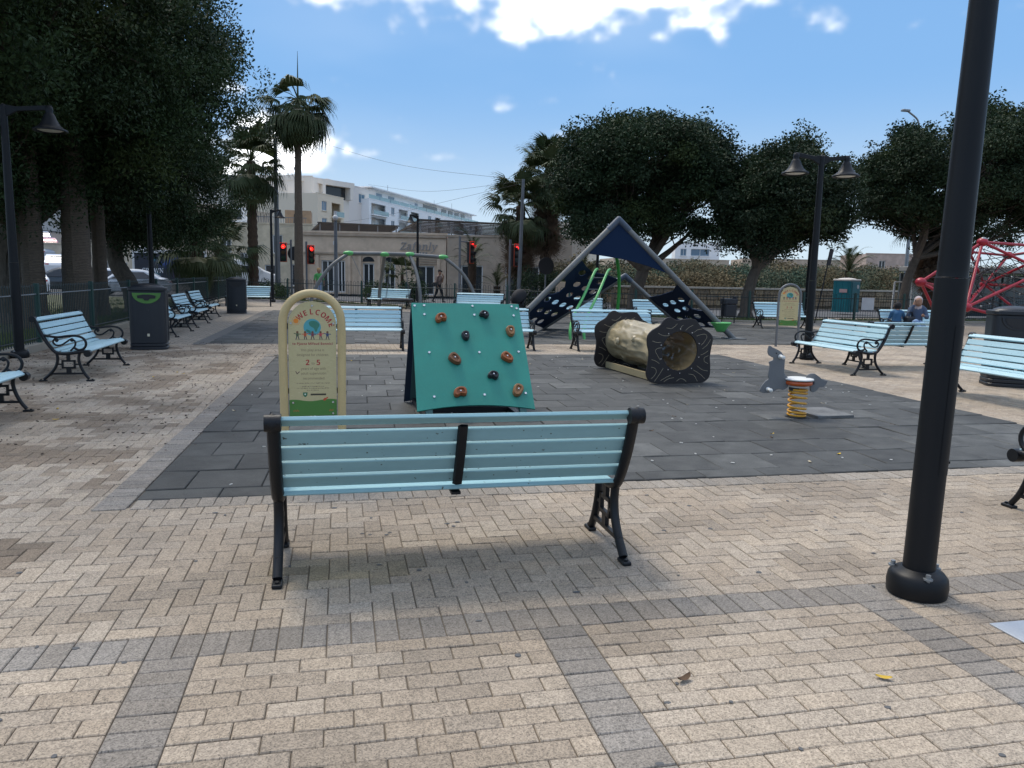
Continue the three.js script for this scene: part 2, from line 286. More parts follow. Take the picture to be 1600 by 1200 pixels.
// planted strip behind the left fence, its kerb, and the verge along the far fence
struct(mesh('lawn', sheet([[-6.45, -6], [-6.7, 39.6], [-16, 43], [-22, 30], [-22, -6]], -0.03), mat(0.10, 0.105, 0.045, { map: mottle, roughness: 1 })), 'worn grass and bare soil under the trees left');
{
  const k = []; for (let i = 0; i < 46; i++) { const d0 = -5 + i, x = lerp(-6.1, -6.42, (d0 + 5) / 45); k.push([x, d0]); }
  const o = new THREE.Group(); o.name = 'kerb'; scene.add(o); struct(o, 'pale stone kerb under the left fence');
  for (const [x, d] of k) mesh('kerb_stone', rbox(0.24, 0.22, 0.985, 0.012, x - 0.06, 0.0 + rr(-0.006, 0.006), -d), M.kerb, o);
  struct(mesh('verge', sheet([...FENCE.map(([x, d]) => [x, d + 0.35]), ...FENCE.slice(1).reverse().map(([x, d]) => [x - 0.25, d - 0.75])], 0.06), mat(0.07, 0.10, 0.03, { map: mottle, roughness: 1 })), 'thin strip of grass along the far fence');
  for (let i = 1; i < FENCE.length - 1; i++) { const [a, b] = [FENCE[i], FENCE[i + 1]], L = Math.hypot(b[0] - a[0], b[1] - a[1]), n = Math.round(L); for (let j = 0; j < n; j++) { const t = (j + 0.5) / n; mesh('kerb_stone', rbox(L / n - 0.01, 0.2, 0.14, 0.012, lerp(a[0], b[0], t) - 0.25, -0.02, -(lerp(a[1], b[1], t) - 0.8), 0, Math.atan2(b[1] - a[1], b[0] - a[0])), M.kerb, o); } }
}
// roads and far pavement beyond the fences
struct(mesh('footpath', sheet([...FENCE.map(([x, d]) => [x, d + 0.4]), ...FENCE.slice().reverse().map(([x, d]) => [x + 1.2, d + 3.2])], -0.02), mat(0.5, 0.42, 0.38, { map: mottle, roughness: 0.95 })), 'pinkish footpath beyond the far fence');
struct(mesh('road', sheet([[-200, 60], [-26, 44], [-8, 42.5], [2, 37.8], [8, 32.5], [16, 27.6], [24, 28], [80, 34], [80, 42], [26, 36], [18, 36], [12, 42], [4, 49], [-9, 55], [-28, 58], [-200, 90]], -0.11), mat(0.11, 0.11, 0.112, { map: mottle, roughness: 0.9 })), 'grey asphalt road running round the plaza');
// grass tufts: nobody could count them
{
  const bl = []; for (let i = 0; i < 7; i++) { const a = rr(0, 6.28), l = rr(0.05, 0.11), x = Math.cos(a) * 0.03, z = Math.sin(a) * 0.03; const g = new THREE.BufferGeometry(); g.setAttribute('position', new THREE.BufferAttribute(new Float32Array([x - 0.004, 0, z, x + 0.004, 0, z, x * 2.2, l, z * 2.2]), 3)); g.computeVertexNormals(); bl.push(g); }
  const g = merge(bl), N = 16000, im = new THREE.InstancedMesh(g, mat(0.085, 0.12, 0.035, { side: THREE.DoubleSide }), N), m4 = new THREE.Matrix4(), q = new THREE.Quaternion(), c = new THREE.Color();
  for (let i = 0; i < N; i++) {
    let x, d, y = -0.03;
    if (i < 11000) { d = rr(8, 38); x = -6.6 - 7 * rnd() * rnd(); if (fbm(x * 0.6, d * 0.6, 0, 3) < 0.42) { x = -6.7 - rr(0, 1.5); } } else { const k = 1 + Math.floor(rnd() * 6), t = rnd(); x = lerp(FENCE[k][0], FENCE[k + 1][0], t) - rr(0, 0.2); d = lerp(FENCE[k][1], FENCE[k + 1][1], t) - rr(-0.3, 0.7); y = 0.05; }
    q.setFromAxisAngle(V3(0, 1, 0), rr(0, 6.28)); const s = rr(0.6, 1.6); m4.compose(V3(x, y, -d), q, V3(s, s, s)); im.setMatrixAt(i, m4); im.setColorAt(i, c.setRGB(rr(0.7, 1.6), rr(0.8, 1.3), 1));
  }
  im.name = 'grass'; im.receiveShadow = true; stuff(im); scene.add(tag(im, 'thin grass growing along the fence lines', 'grass'));
}
// ---------------------------------------------------------------- benches
const wear = tex(1024, 2.2, (u, v) => { const c = fbm(u * 6, v * 40, 0, 5, 0), f = fbm(u * 60, v * 120, 3, 3), ch = fbm(u * 90, v * 150, 8, 3); let s = [0.92 + 0.14 * (c - 0.5), 0.92 + 0.12 * (c - 0.5), 0.92 + 0.12 * (c - 0.5)]; const k = 1 + 0.08 * (f - 0.5); s = s.map(q => q * k); if (ch > 0.845) s = [0.2, 0.15, 0.12]; return s; });
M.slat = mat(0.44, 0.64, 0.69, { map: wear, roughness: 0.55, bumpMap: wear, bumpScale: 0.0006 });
M.slatShaded = mat(0.28, 0.48, 0.51, { map: wear, roughness: 0.6, bumpMap: wear, bumpScale: 0.0006 });  // darker copy of the slat paint: shade on the foreground bench back, in colour
const yz = (pts, x) => pts.map(([z, y]) => [x, y, z]);
function makeBench(label, slat = M.slat) {
  const o = thing('park_bench', label, 'bench', 0, 0, 0, 'pale blue slatted park benches');
  const r = 0.0165;
  const wide = (g, x, k) => { const p = g.attributes.position; for (let i = 0; i < p.count; i++) p.setX(i, x + (p.getX(i) - x) * k); return g; };
  const frame = s => { const x = 0.9 * s; return merge([
    wide(tube(yz([[-0.335, 0.80], [-0.355, 0.825], [-0.335, 0.85], [-0.305, 0.825], [-0.265, 0.71], [-0.21, 0.58], [-0.13, 0.445], [-0.07, 0.385], [0.03, 0.37], [0.16, 0.385], [0.27, 0.40], [0.315, 0.385]], x), 0.021, 30, 8), x, 1.5),
    cyl(0.042, 0.042, 0.075, x, 0.825, -0.325, 14, 0, 0, Math.PI / 2), cyl(0.046, 0.046, 0.075, x, 0.375, 0.31, 14, 0, 0, Math.PI / 2)]); };
  const rear = s => merge([wide(tube(yz([[-0.07, 0.39], [-0.06, 0.30], [-0.085, 0.2], [-0.16, 0.10], [-0.235, 0.03]], 0.9 * s), 0.019, 14, 7), 0.9 * s, 1.35), rbox(0.05, 0.022, 0.1, 0.008, 0.9 * s, 0.011, -0.25), cyl(0.012, 0.012, 0.012, 0.9 * s, 0.026, -0.275, 6)]);
  const front = s => merge([wide(tube(yz([[0.21, 0.39], [0.195, 0.30], [0.215, 0.2], [0.26, 0.10], [0.31, 0.03]], 0.9 * s), 0.019, 14, 7), 0.9 * s, 1.35), rbox(0.05, 0.022, 0.1, 0.008, 0.9 * s, 0.011, 0.325), cyl(0.012, 0.012, 0.012, 0.9 * s, 0.026, 0.35, 6)]);
  const bracket = s => { const x = 0.9 * s, t = 0.024; return merge([box(t, t, 0.43, x, 0.105, 0.045), box(t, t, 0.17, x, 0.185, 0.07), box(t, t, 0.17, x, 0.275, 0.07), box(t, 0.114, t, x, 0.23, -0.003), box(t, 0.114, t, x, 0.23, 0.143), box(t, t * 0.8, 0.07, x, 0.23, -0.045), box(t, t * 0.8, 0.06, x, 0.23, 0.183), box(t, 0.09, 0.045, x, 0.325, 0.07), box(t, 0.075, 0.06, x, 0.143, 0.07)]); };
  const arm = s => { const x = 0.9 * s; return merge([
    tube(yz([[-0.225, 0.62], [-0.15, 0.605], [-0.05, 0.59], [0.07, 0.605], [0.18, 0.61], [0.265, 0.575], [0.295, 0.505], [0.265, 0.44], [0.2, 0.42], [0.15, 0.45]], x), r, 26, 7),
    tube(yz([[0.10, 0.41], [0.155, 0.47], [0.165, 0.53], [0.12, 0.565], [0.06, 0.53], [0, 0.49], [-0.07, 0.485], [-0.105, 0.53], [-0.075, 0.57], [-0.035, 0.55]], x), 0.0125, 22, 6),
    ball(0.026, x, 0.555, 0.125, 8), ball(0.022, x, 0.545, -0.06, 8)]); };
  for (const s of [-1, 1]) { mesh('end_frame', frame(s), M.iron, o); mesh('leg', rear(s), M.iron, o); mesh('leg', front(s), M.iron, o); mesh('leg_bracket', bracket(s), M.iron, o); mesh('armrest', arm(s), M.iron, o); }
  const bk = [[-0.305, 0.823, 0.9], [-0.268, 0.735, 0.42], [-0.228, 0.652, 0.46], [-0.185, 0.57, 0.52], [-0.132, 0.488, 0.62]];
  bk.forEach(([z, y, a], i) => { const w = i ? 0.078 : 0.062, sg = rr(-0.003, 0.003); const g = rbox(1.79 + (i ? 0 : 0.03), i ? w : w, 0.024, 0.006, 0, 0, 0); const p = g.attributes.position; for (let k = 0; k < p.count; k++) p.setY(k, p.getY(k) + sg * Math.cos(p.getX(k) * 1.7)); mesh('back_slat', at(g, 0, y, z + 0.018, -a), slat, o); });
  const st = [[-0.075, 0.415, -0.25], [0.018, 0.401, 0], [0.108, 0.406, 0.1], [0.198, 0.419, 0.06], [0.29, 0.413, -0.5]];
  st.forEach(([z, y, a], i) => mesh('seat_slat', rbox(1.79, 0.024, 0.078, 0.007, 0, y + rr(-0.002, 0.002), z, -a), slat, o));
  mesh('centre_strap', [tube([[0, 0.79, -0.312], [0, 0.7, -0.272], [0, 0.6, -0.225], [0, 0.5, -0.168], [0, 0.45, -0.14]], 0.012, 10, 5).scale(2.3, 1, 1), box(0.05, 0.014, 0.4, 0, 0.385, 0.1)], M.iron, o);
  return o;
}
const H = Math.PI / 2;
const bench0 = makeBench('pale blue slatted bench seen from behind in the foreground', M.slatShaded);
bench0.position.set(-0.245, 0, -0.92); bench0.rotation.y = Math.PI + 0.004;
const bench1 = makeBench('x'); bench1.position.set(-4.36, 0, -4.9); bench1.rotation.y = H; bench1.userData.label = 'pale blue bench at the left edge with only its far end in view';
[
  [-4.43, 9.04, H, 'pale blue bench by the left fence, in front of the bin with the green hood'],
  [-4.71, 16.25, H, 'pale blue bench by the left fence, half hidden just behind the green hooded bin'],
  [-4.79, 19.3, H, 'pale blue bench by the left fence, middle of the three behind the green hooded bin'],
  [-4.96, 22.6, H, 'pale blue bench by the left fence, farthest of the three behind the green hooded bin'],
  [-4.62, 31.7, 0.05, 'pale blue bench beside the far black bin, facing the camera'],
  [1.3, 31.2, -0.42, 'pale blue bench under the swing frame, turned slightly left'],
  [4.3, 25.6, -0.38, 'pale blue bench with the black pushchair at its right end'],
  [-0.5, 12.62, 0, 'pale blue bench behind the welcome sign'],
  [2.2, 12.62, 0, 'pale blue bench mostly hidden behind the green climbing board'],
  [4.93, 12.5, 0, 'pale blue bench behind the log tunnel'],
  [7.86, 9.0, -H, 'pale blue bench facing left, in front of the double lamp post'],
  [7.77, 5.4, -H, 'pale blue bench facing left, cut by the right edge behind the near lamp post'],
  [4.63, 0.92, Math.PI, 'pale blue bench at the right edge showing only a scroll and a foot'],
  [9.38, 9.32, Math.PI, 'pale blue bench seen from behind in front of the two seated people'],
  [14.37, 14.85, -0.08, 'pale blue bench that the woman and child sit on'],
  [13.5, 19.9, 0.02, 'pale blue bench behind the small framed sign by the far fence'],
  [6.9, 21.6, -0.2, 'pale blue bench behind the green ladder of the rope pyramid'],
  [9.5, 20.6, -0.1, 'pale blue bench behind the right net of the rope pyramid'],
].forEach(([x, d, t, l]) => dup(bench1, x, d, t, l));

// ---------------------------------------------------------------- bins
M.bin = mat(0.016, 0.02, 0.027, { roughness: 0.42, map: mottle });
M.binGreen = mat(0.10, 0.27, 0.05, { roughness: 0.5, map: mottle });
function makeBin(label, x, d, turn, hood, w = 0.62, h = 1.2) {
  const o = thing('litter_bin', label, 'bin', x, d, turn, 'black street bins');
  const L = 0.5, sh = (ww, ll, rad) => { const s = new THREE.Shape(); const a = ww / 2, b = ll / 2; s.moveTo(-a + rad, -b); s.quadraticCurveTo(0, -b - 0.035, a - rad, -b); s.quadraticCurveTo(a, -b, a, -b + rad); s.lineTo(a, b - rad); s.quadraticCurveTo(a, b, a - rad, b); s.lineTo(-a + rad, b); s.quadraticCurveTo(-a, b, -a, b - rad); s.lineTo(-a, -b + rad); s.quadraticCurveTo(-a, -b, -a + rad, -b); return s; };
  const ext = (s, y0, y1, bev = 0.01) => { const g = prism(s, y1 - y0 - 2 * bev, bev, 6); g.rotateX(-H); return g.translate(0, y0 + bev, 0); };
  mesh('body', [ext(sh(w, L, 0.12), 0.12, h - 0.1), box(0.03, h - 0.3, 0.16, w / 2 + 0.005, h / 2, -0.16)], M.bin, o);
  mesh('base', [ext(sh(w + 0.015, L + 0.015, 0.12), 0, 0.055), ext(sh(w + 0.006, L + 0.006, 0.12), 0.06, 0.118)], M.bin, o);
  const lid = ext(sh(w + 0.02, L + 0.02, 0.12), h - 0.1, h - 0.03, 0.012), dome = ball(1, 0, 0, 0, 20); dome.scale(w / 2 - 0.01, 0.085, L / 2 - 0.01); dome.translate(0, h - 0.045, 0);
  mesh('lid', [lid, dome], M.bin, o);
  const f = L / 2 + 0.035, half = (a, b, n = 14) => { const p = []; for (let i = 0; i <= n; i++) { const q = Math.PI + Math.PI * i / n; p.push([Math.cos(q) * a, Math.sin(q) * b]); } return p; };
  const hoodShape = poly(half(0.24, 0.19));
  mesh('hood', at(prism(hoodShape, 0.014, 0.004), 0, h - 0.14, f - 0.022), hood ? M.binGreen : M.bin, o);
  mesh('opening', at(prism(hood ? [[-0.16, -0.02], [-0.05, 0.0], [0.05, 0.0], [0.16, -0.02], [0.15, -0.07], [0.06, -0.075], [0.03, -0.11], [-0.03, -0.11], [-0.06, -0.075], [-0.15, -0.07]] : half(0.2, 0.15).map(p => [p[0], p[1]]), 0.006), 0, h - 0.165 + (hood ? 0 : 0.02), f), M.black, o);
  mesh('lock', [cyl(0.03, 0.03, 0.012, 0, h * 0.62, f - 0.006, 14, H), cyl(0.018, 0.018, 0.018, 0, h * 0.62, f - 0.004, 10, H)], M.bin, o);
  mesh('badge', box(0.04, 0.05, 0.01, 0.01, h * 0.235, f - 0.006), mat(0.6, 0.55, 0.4), o);
  return o;
}
makeBin('black bin with a green hood beside the left row of benches', -4.36, 12.68, 0.12, true);
makeBin('black bin with a dark open slot near the far left corner', -4.38, 25.75, 0.08, false, 0.64, 1.24);
makeBin('black bin at the right edge behind the cut-off bench', 9.35, 6.85, -0.5, false, 0.66, 1.2);
{
  const o = thing('litter_basket', 'small black litter basket with hood on two posts by the right tree', 'bin', 12.95, 22.5, 0.1);
  mesh('basket', [rbox(0.46, 0.44, 0.34, 0.03, 0, 0.46, 0)], M.bin, o); mesh('hood', [rbox(0.52, 0.2, 0.36, 0.03, 0, 0.79, 0), box(0.05, 0.08, 0.2, 0.23, 0.93, 0)], M.bin, o);
  for (const s of [-1, 1]) mesh('post', bar([0.26 * s, 0, 0], [0.26 * s, 0.95, 0], 0.02), M.iron, o);
}

// ---------------------------------------------------------------- lamp posts
function lampHead(parent, x, y, z) {
  const sh = lathe([[0.022, 0.40], [0.05, 0.385], [0.06, 0.33], [0.052, 0.29], [0.07, 0.27], [0.085, 0.235], [0.10, 0.19], [0.15, 0.10], [0.20, 0.055], [0.25, 0.03], [0.255, 0.0], [0.235, 0.0], [0.19, 0.045], [0.1, 0.09], [0.0, 0.1]], 24); sh.translate(x, y - 0.35, z);
  mesh('lamp_shade', sh, M.pole, parent);
  mesh('diffuser', at(lathe([[0, -0.015], [0.15, -0.008], [0.2, 0.012], [0.2, 0.02], [0, 0.02]], 20), x, y - 0.335, z), mat(0.62, 0.6, 0.54, { roughness: 0.5 }), parent);
}
function makeLamp(label, x, d, turn, heads, hgt = 3.95, s = 1) {
  const o = thing('lamp_post', label, 'lamp post', x, d, turn, 'black cone-shade lamp posts');
  mesh('base_collar', lathe([[0.072, 0.135], [0.085, 0.135], [0.09, 0.126], [0.118, 0.118], [0.136, 0.095], [0.142, 0.055], [0.138, 0.006], [0.13, 0]], 32), M.pole, o);
  for (const a of [-0.35, 1.7, 3.8]) mesh('bolt', [cyl(0.012, 0.012, 0.04, Math.sin(a) * 0.118, 0.12, Math.cos(a) * 0.118, 6), cyl(0.022, 0.022, 0.008, Math.sin(a) * 0.118, 0.117, Math.cos(a) * 0.118, 8)], M.galv, o);
  mesh('pole', lathe([[0.0745, 0.11], [0.0735, 1.0], [0.0725, 1.555], [0.0725, 1.56]], 32), M.pole, o);
  mesh('upper_pole', lathe([[0.0725, 1.564], [0.069, 1.566], [0.068, 1.6], [0.052, hgt], [0.03, hgt + 0.03], [0, hgt + 0.05]], 32), M.pole, o);
  const dp = []; for (let i = 0; i <= 6; i++) dp.push([-0.032 + 0.004 * Math.cos(i), 0.62 + i * 0.13]);
  const door = new THREE.CylinderGeometry(0.0752, 0.0758, 0.72, 8, 1, true, -0.2, 0.95); door.translate(0, 0.98, 0); mesh('access_door', [door, cyl(0.006, 0.006, 0.01, 0.058, 0.68, 0.05, 6, H, 0.85)], M.pole, o);
  heads.forEach(hx => {
    const s = Math.sign(hx), a = Math.abs(hx), sp = poly([[0, hgt - 0.16], [0.06, hgt - 0.14], [0.2, hgt - 0.06], [a - 0.05, hgt - 0.02], [a + 0.03, hgt + 0.0], [a + 0.03, hgt + 0.05], [a - 0.1, hgt + 0.04], [0.18, hgt - 0.0], [0.05, hgt + 0.02], [0, hgt + 0.02]]);
    const g = prism(sp, 0.035, 0.006); g.translate(0, 0, -0.0175); if (s < 0) g.rotateY(Math.PI); mesh('arm', g, M.pole, o);
    lampHead(o, hx, hgt, 0);
  });
  return o;
}
makeLamp('thick black lamp post in the right foreground, its top out of view', 1.965, 0.05, 0.0, [-0.55, 0.55], 4.0).rotation.z = -0.016;
makeLamp('black double lamp post behind the bench at right', 8.28, 10.55, 0.0, [-0.55, 0.55], 3.93);
makeLamp('black lamp post at the left edge in front of the fence and big tree', -6.02, 11.1, 0.0, [-0.55, 0.66], 4.02);
makeLamp('black lamp post rising into the tree beside the left fence', -6.1, 21.0, 0.3, [0.5, -0.5], 4.5);
makeLamp('black lamp post beside the far left bench, one shade', -4.0, 36.3, 0.1, [0.42], 4.4);
makeLamp('black lamp post in front of the restaurant, one shade', 3.05, 36.3, 0.4, [-0.4], 4.4);
makeLamp('black lamp post against the middle tree, one shade', 9.9, 28.4, 0.9, [-0.3], 4.1);
makeLamp('black lamp post seen behind the double lamp post', 18.0, 25.4, -0.3, [0.2], 4.2);
// ---------------------------------------------------------------- welcome signs
function signCanvas() {
  const c = document.createElement('canvas'); c.width = 512; c.height = 1280; const x = c.getContext('2d');
  x.fillStyle = '#bcae82'; x.fillRect(0, 0, 512, 1280);
  for (let i = 0; i < 2600; i++) { x.fillStyle = `rgba(${rnd() < 0.5 ? '120,105,70' : '235,228,200'},${rr(0.03, 0.12)})`; const w = rr(2, 26); x.fillRect(rr(0, 512), rr(0, 1280), w, rr(1, 8)); }
  x.textAlign = 'center'; x.textBaseline = 'middle';
  x.fillStyle = '#a02a2c'; const word = 'WELCOME', cx = 262, cy = 330, R = 212; x.font = 'bold 84px sans-serif';
  [...word].forEach((ch, i) => { const a = -0.72 + i * 0.325; x.save(); x.translate(cx + Math.sin(a) * R, cy - Math.cos(a) * R * 1.02); x.rotate(a); x.fillText(ch, 0, 0); x.restore(); });
  x.fillStyle = '#d9822b'; x.beginPath(); x.arc(82, 215, 28, 0, 7); x.fill(); x.strokeStyle = '#d9822b'; x.lineWidth = 6; for (let i = 0; i < 12; i++) { const a = i * 0.5236; x.beginPath(); x.moveTo(82 + 34 * Math.cos(a), 215 + 34 * Math.sin(a)); x.lineTo(82 + 50 * Math.cos(a), 215 + 50 * Math.sin(a)); x.stroke(); }
  x.fillStyle = '#4f9aa0'; x.beginPath(); x.arc(256, 285, 94, 0, 7); x.fill();
  x.fillStyle = '#3c7a66'; x.beginPath(); x.moveTo(225, 225); x.bezierCurveTo(260, 200, 310, 215, 330, 245); x.bezierCurveTo(345, 270, 318, 285, 312, 310); x.bezierCurveTo(305, 345, 285, 345, 280, 310); x.bezierCurveTo(275, 285, 240, 285, 228, 265); x.bezierCurveTo(218, 250, 218, 232, 225, 225); x.fill();
  x.beginPath(); x.ellipse(215, 330, 30, 14, 0.6, 0, 7); x.fill();
  const kids = [[95, '#4c5a3e'], [178, '#b5502f'], [258, '#7c3a40'], [345, '#b0454a'], [420, '#39476b']];
  kids.forEach(([kx, col], i) => { x.fillStyle = '#6b4630'; x.beginPath(); x.arc(kx, 340, 13, 0, 7); x.fill(); x.fillStyle = col; x.fillRect(kx - 14, 352, 28, 34); x.strokeStyle = col; x.lineWidth = 9; x.beginPath(); x.moveTo(kx - 12, 360); x.lineTo(kx - 38, 352 + 10 * (i % 2)); x.moveTo(kx + 12, 360); x.lineTo(kx + 38, 362 - 10 * (i % 2)); x.stroke(); x.strokeStyle = '#3b3a46'; x.beginPath(); x.moveTo(kx - 6, 384); x.lineTo(kx - 16 + 8 * (i % 2), 420); x.moveTo(kx + 6, 384); x.lineTo(kx + 18, 420); x.stroke(); });
  x.strokeStyle = '#5b4a3a'; x.lineWidth = 3; x.beginPath(); x.moveTo(70, 424); x.lineTo(450, 424); x.stroke();
  x.fillStyle = '#8c2a30'; x.font = 'bold 38px sans-serif'; x.fillText('to Pjazza Mifsud Bonnici', 258, 468, 440);
  x.fillStyle = '#6a5a40'; x.font = '36px sans-serif'; x.fillText('This play area is', 255, 540, 300); x.fillText('designed for children', 255, 594, 380);
  x.fillStyle = '#a02a2c'; x.font = 'bold 84px sans-serif'; x.fillText('2', 200, 678); x.fillText('5', 318, 678); x.fillStyle = '#6a5a40'; x.font = '38px sans-serif'; x.fillText('to', 260, 688);
  x.font = '36px sans-serif'; x.fillText('years of age with', 265, 748, 320); x.fillText('adult supervision', 265, 802, 310); x.fillText('recommended', 265, 858, 260);
  x.fillStyle = '#7d6e52'; for (const [y, w] of [[912, 360], [950, 240], [970, 350], [992, 130]]) for (let q = 255 - w / 2; q < 255 + w / 2; q += rr(8, 16)) x.fillRect(q, y - rr(4, 7), rr(4, 10), rr(6, 11));
  x.fillStyle = '#3f3a2c'; x.fillRect(228, 1030, 170, 20);
  x.fillStyle = '#2d6a4a'; x.beginPath(); x.moveTo(145, 1015); x.lineTo(195, 1015); x.lineTo(193, 1045); x.quadraticCurveTo(185, 1062, 170, 1068); x.quadraticCurveTo(153, 1062, 147, 1045); x.fill(); x.fillStyle = '#d8d8c8'; x.fillRect(162, 1028, 16, 16);
  x.fillStyle = '#4b7a35'; x.beginPath(); x.moveTo(0, 1100); x.bezierCurveTo(90, 1080, 170, 1130, 290, 1110); x.bezierCurveTo(370, 1100, 430, 1080, 512, 1100); x.lineTo(512, 1280); x.lineTo(0, 1280); x.fill();
  x.fillStyle = '#b85030'; x.beginPath(); x.ellipse(385, 1095, 22, 14, -0.5, 0, 7); x.fill(); x.beginPath(); x.ellipse(410, 1078, 10, 8, 0, 0, 7); x.fill();
  for (const [fx, n] of [[40, 5], [430, 4]]) for (let i = 0; i < n; i++) { x.fillStyle = '#a8632e'; x.fillRect(fx + i * 13, 1218 - 8 * (i % 2), 8, 16); }
  x.strokeStyle = 'rgba(60,30,40,.8)'; x.lineWidth = 8; x.beginPath(); x.moveTo(70, 775); x.lineTo(85, 805); x.lineTo(112, 780); x.stroke();
  const t = new THREE.CanvasTexture(c); t.colorSpace = THREE.SRGBColorSpace; t.anisotropy = 8; return t;
}
const signTex = signCanvas();
function makeSign(label, x, d, turn, frameMat, w, hTop, rr0) {
  const o = thing('welcome_sign', label, 'sign', x, d, turn);
  const a = w / 2 - rr0, top = hTop - rr0 - a, pts = [[-a, 0, 0], [-a, 0.5, 0], [-a, top, 0]];
  for (let i = 1; i < 12; i++) { const q = Math.PI - Math.PI * i / 12; pts.push([Math.cos(q) * a, top + Math.sin(q) * a, 0]); }
  pts.push([a, top, 0], [a, 0.5, 0], [a, 0, 0]);
  mesh('frame', tube(pts, rr0, 90, 14), frameMat, o);
  const pw = a - rr0 - 0.008, b = hTop * 0.335, s = new THREE.Shape(); s.moveTo(-pw, b); s.lineTo(pw, b); s.lineTo(pw, top - 0.02); s.absarc(0, top - 0.02, pw, 0, Math.PI); s.lineTo(-pw, b);
  const g = flat(prism(s, 0.012, 0.002, 16)); g.translate(0, 0, -0.006); const p = g.attributes.position, u = g.attributes.uv, y0 = b, y1 = top - 0.02 + pw;
  for (let i = 0; i < p.count; i++) u.setXY(i, (p.getX(i) + pw) / (2 * pw), (p.getY(i) - y0) / (y1 - y0));
  const panel = mesh('panel', g, new THREE.MeshStandardMaterial({ map: signTex, roughness: 0.6 }), o, true);
  for (const [bx, by] of [[0, y1 - 0.03], [-pw + 0.018, top - 0.01], [pw - 0.018, top - 0.01], [-pw + 0.025, b + 0.1], [pw - 0.025, b + 0.1], [pw - 0.025, b + 0.015]]) mesh('bolt', [cyl(0.008, 0.008, 0.012, bx, by, 0.012, 8, H)], M.steel, panel);
  for (const [sx, sy] of [[-1, 0.95], [1, 0.95], [-1, 0.55], [1, 0.55]]) mesh('clamp', box(0.02, 0.04, 0.02, sx * (a - rr0 * 0.8), hTop * sy * 0.85, -0.012), M.iron, o);
  return o;
}
M.cream = mat(0.66, 0.50, 0.24, { roughness: 0.5, map: mottle });
makeSign('cream arched welcome sign behind the foreground bench', -1.03, 2.72, 0.03, M.cream, 0.475, 1.4, 0.031);
makeSign('grey arched welcome sign by the double lamp post', 9.55, 13.3, -0.25, M.greyPole, 0.56, 1.5, 0.028);

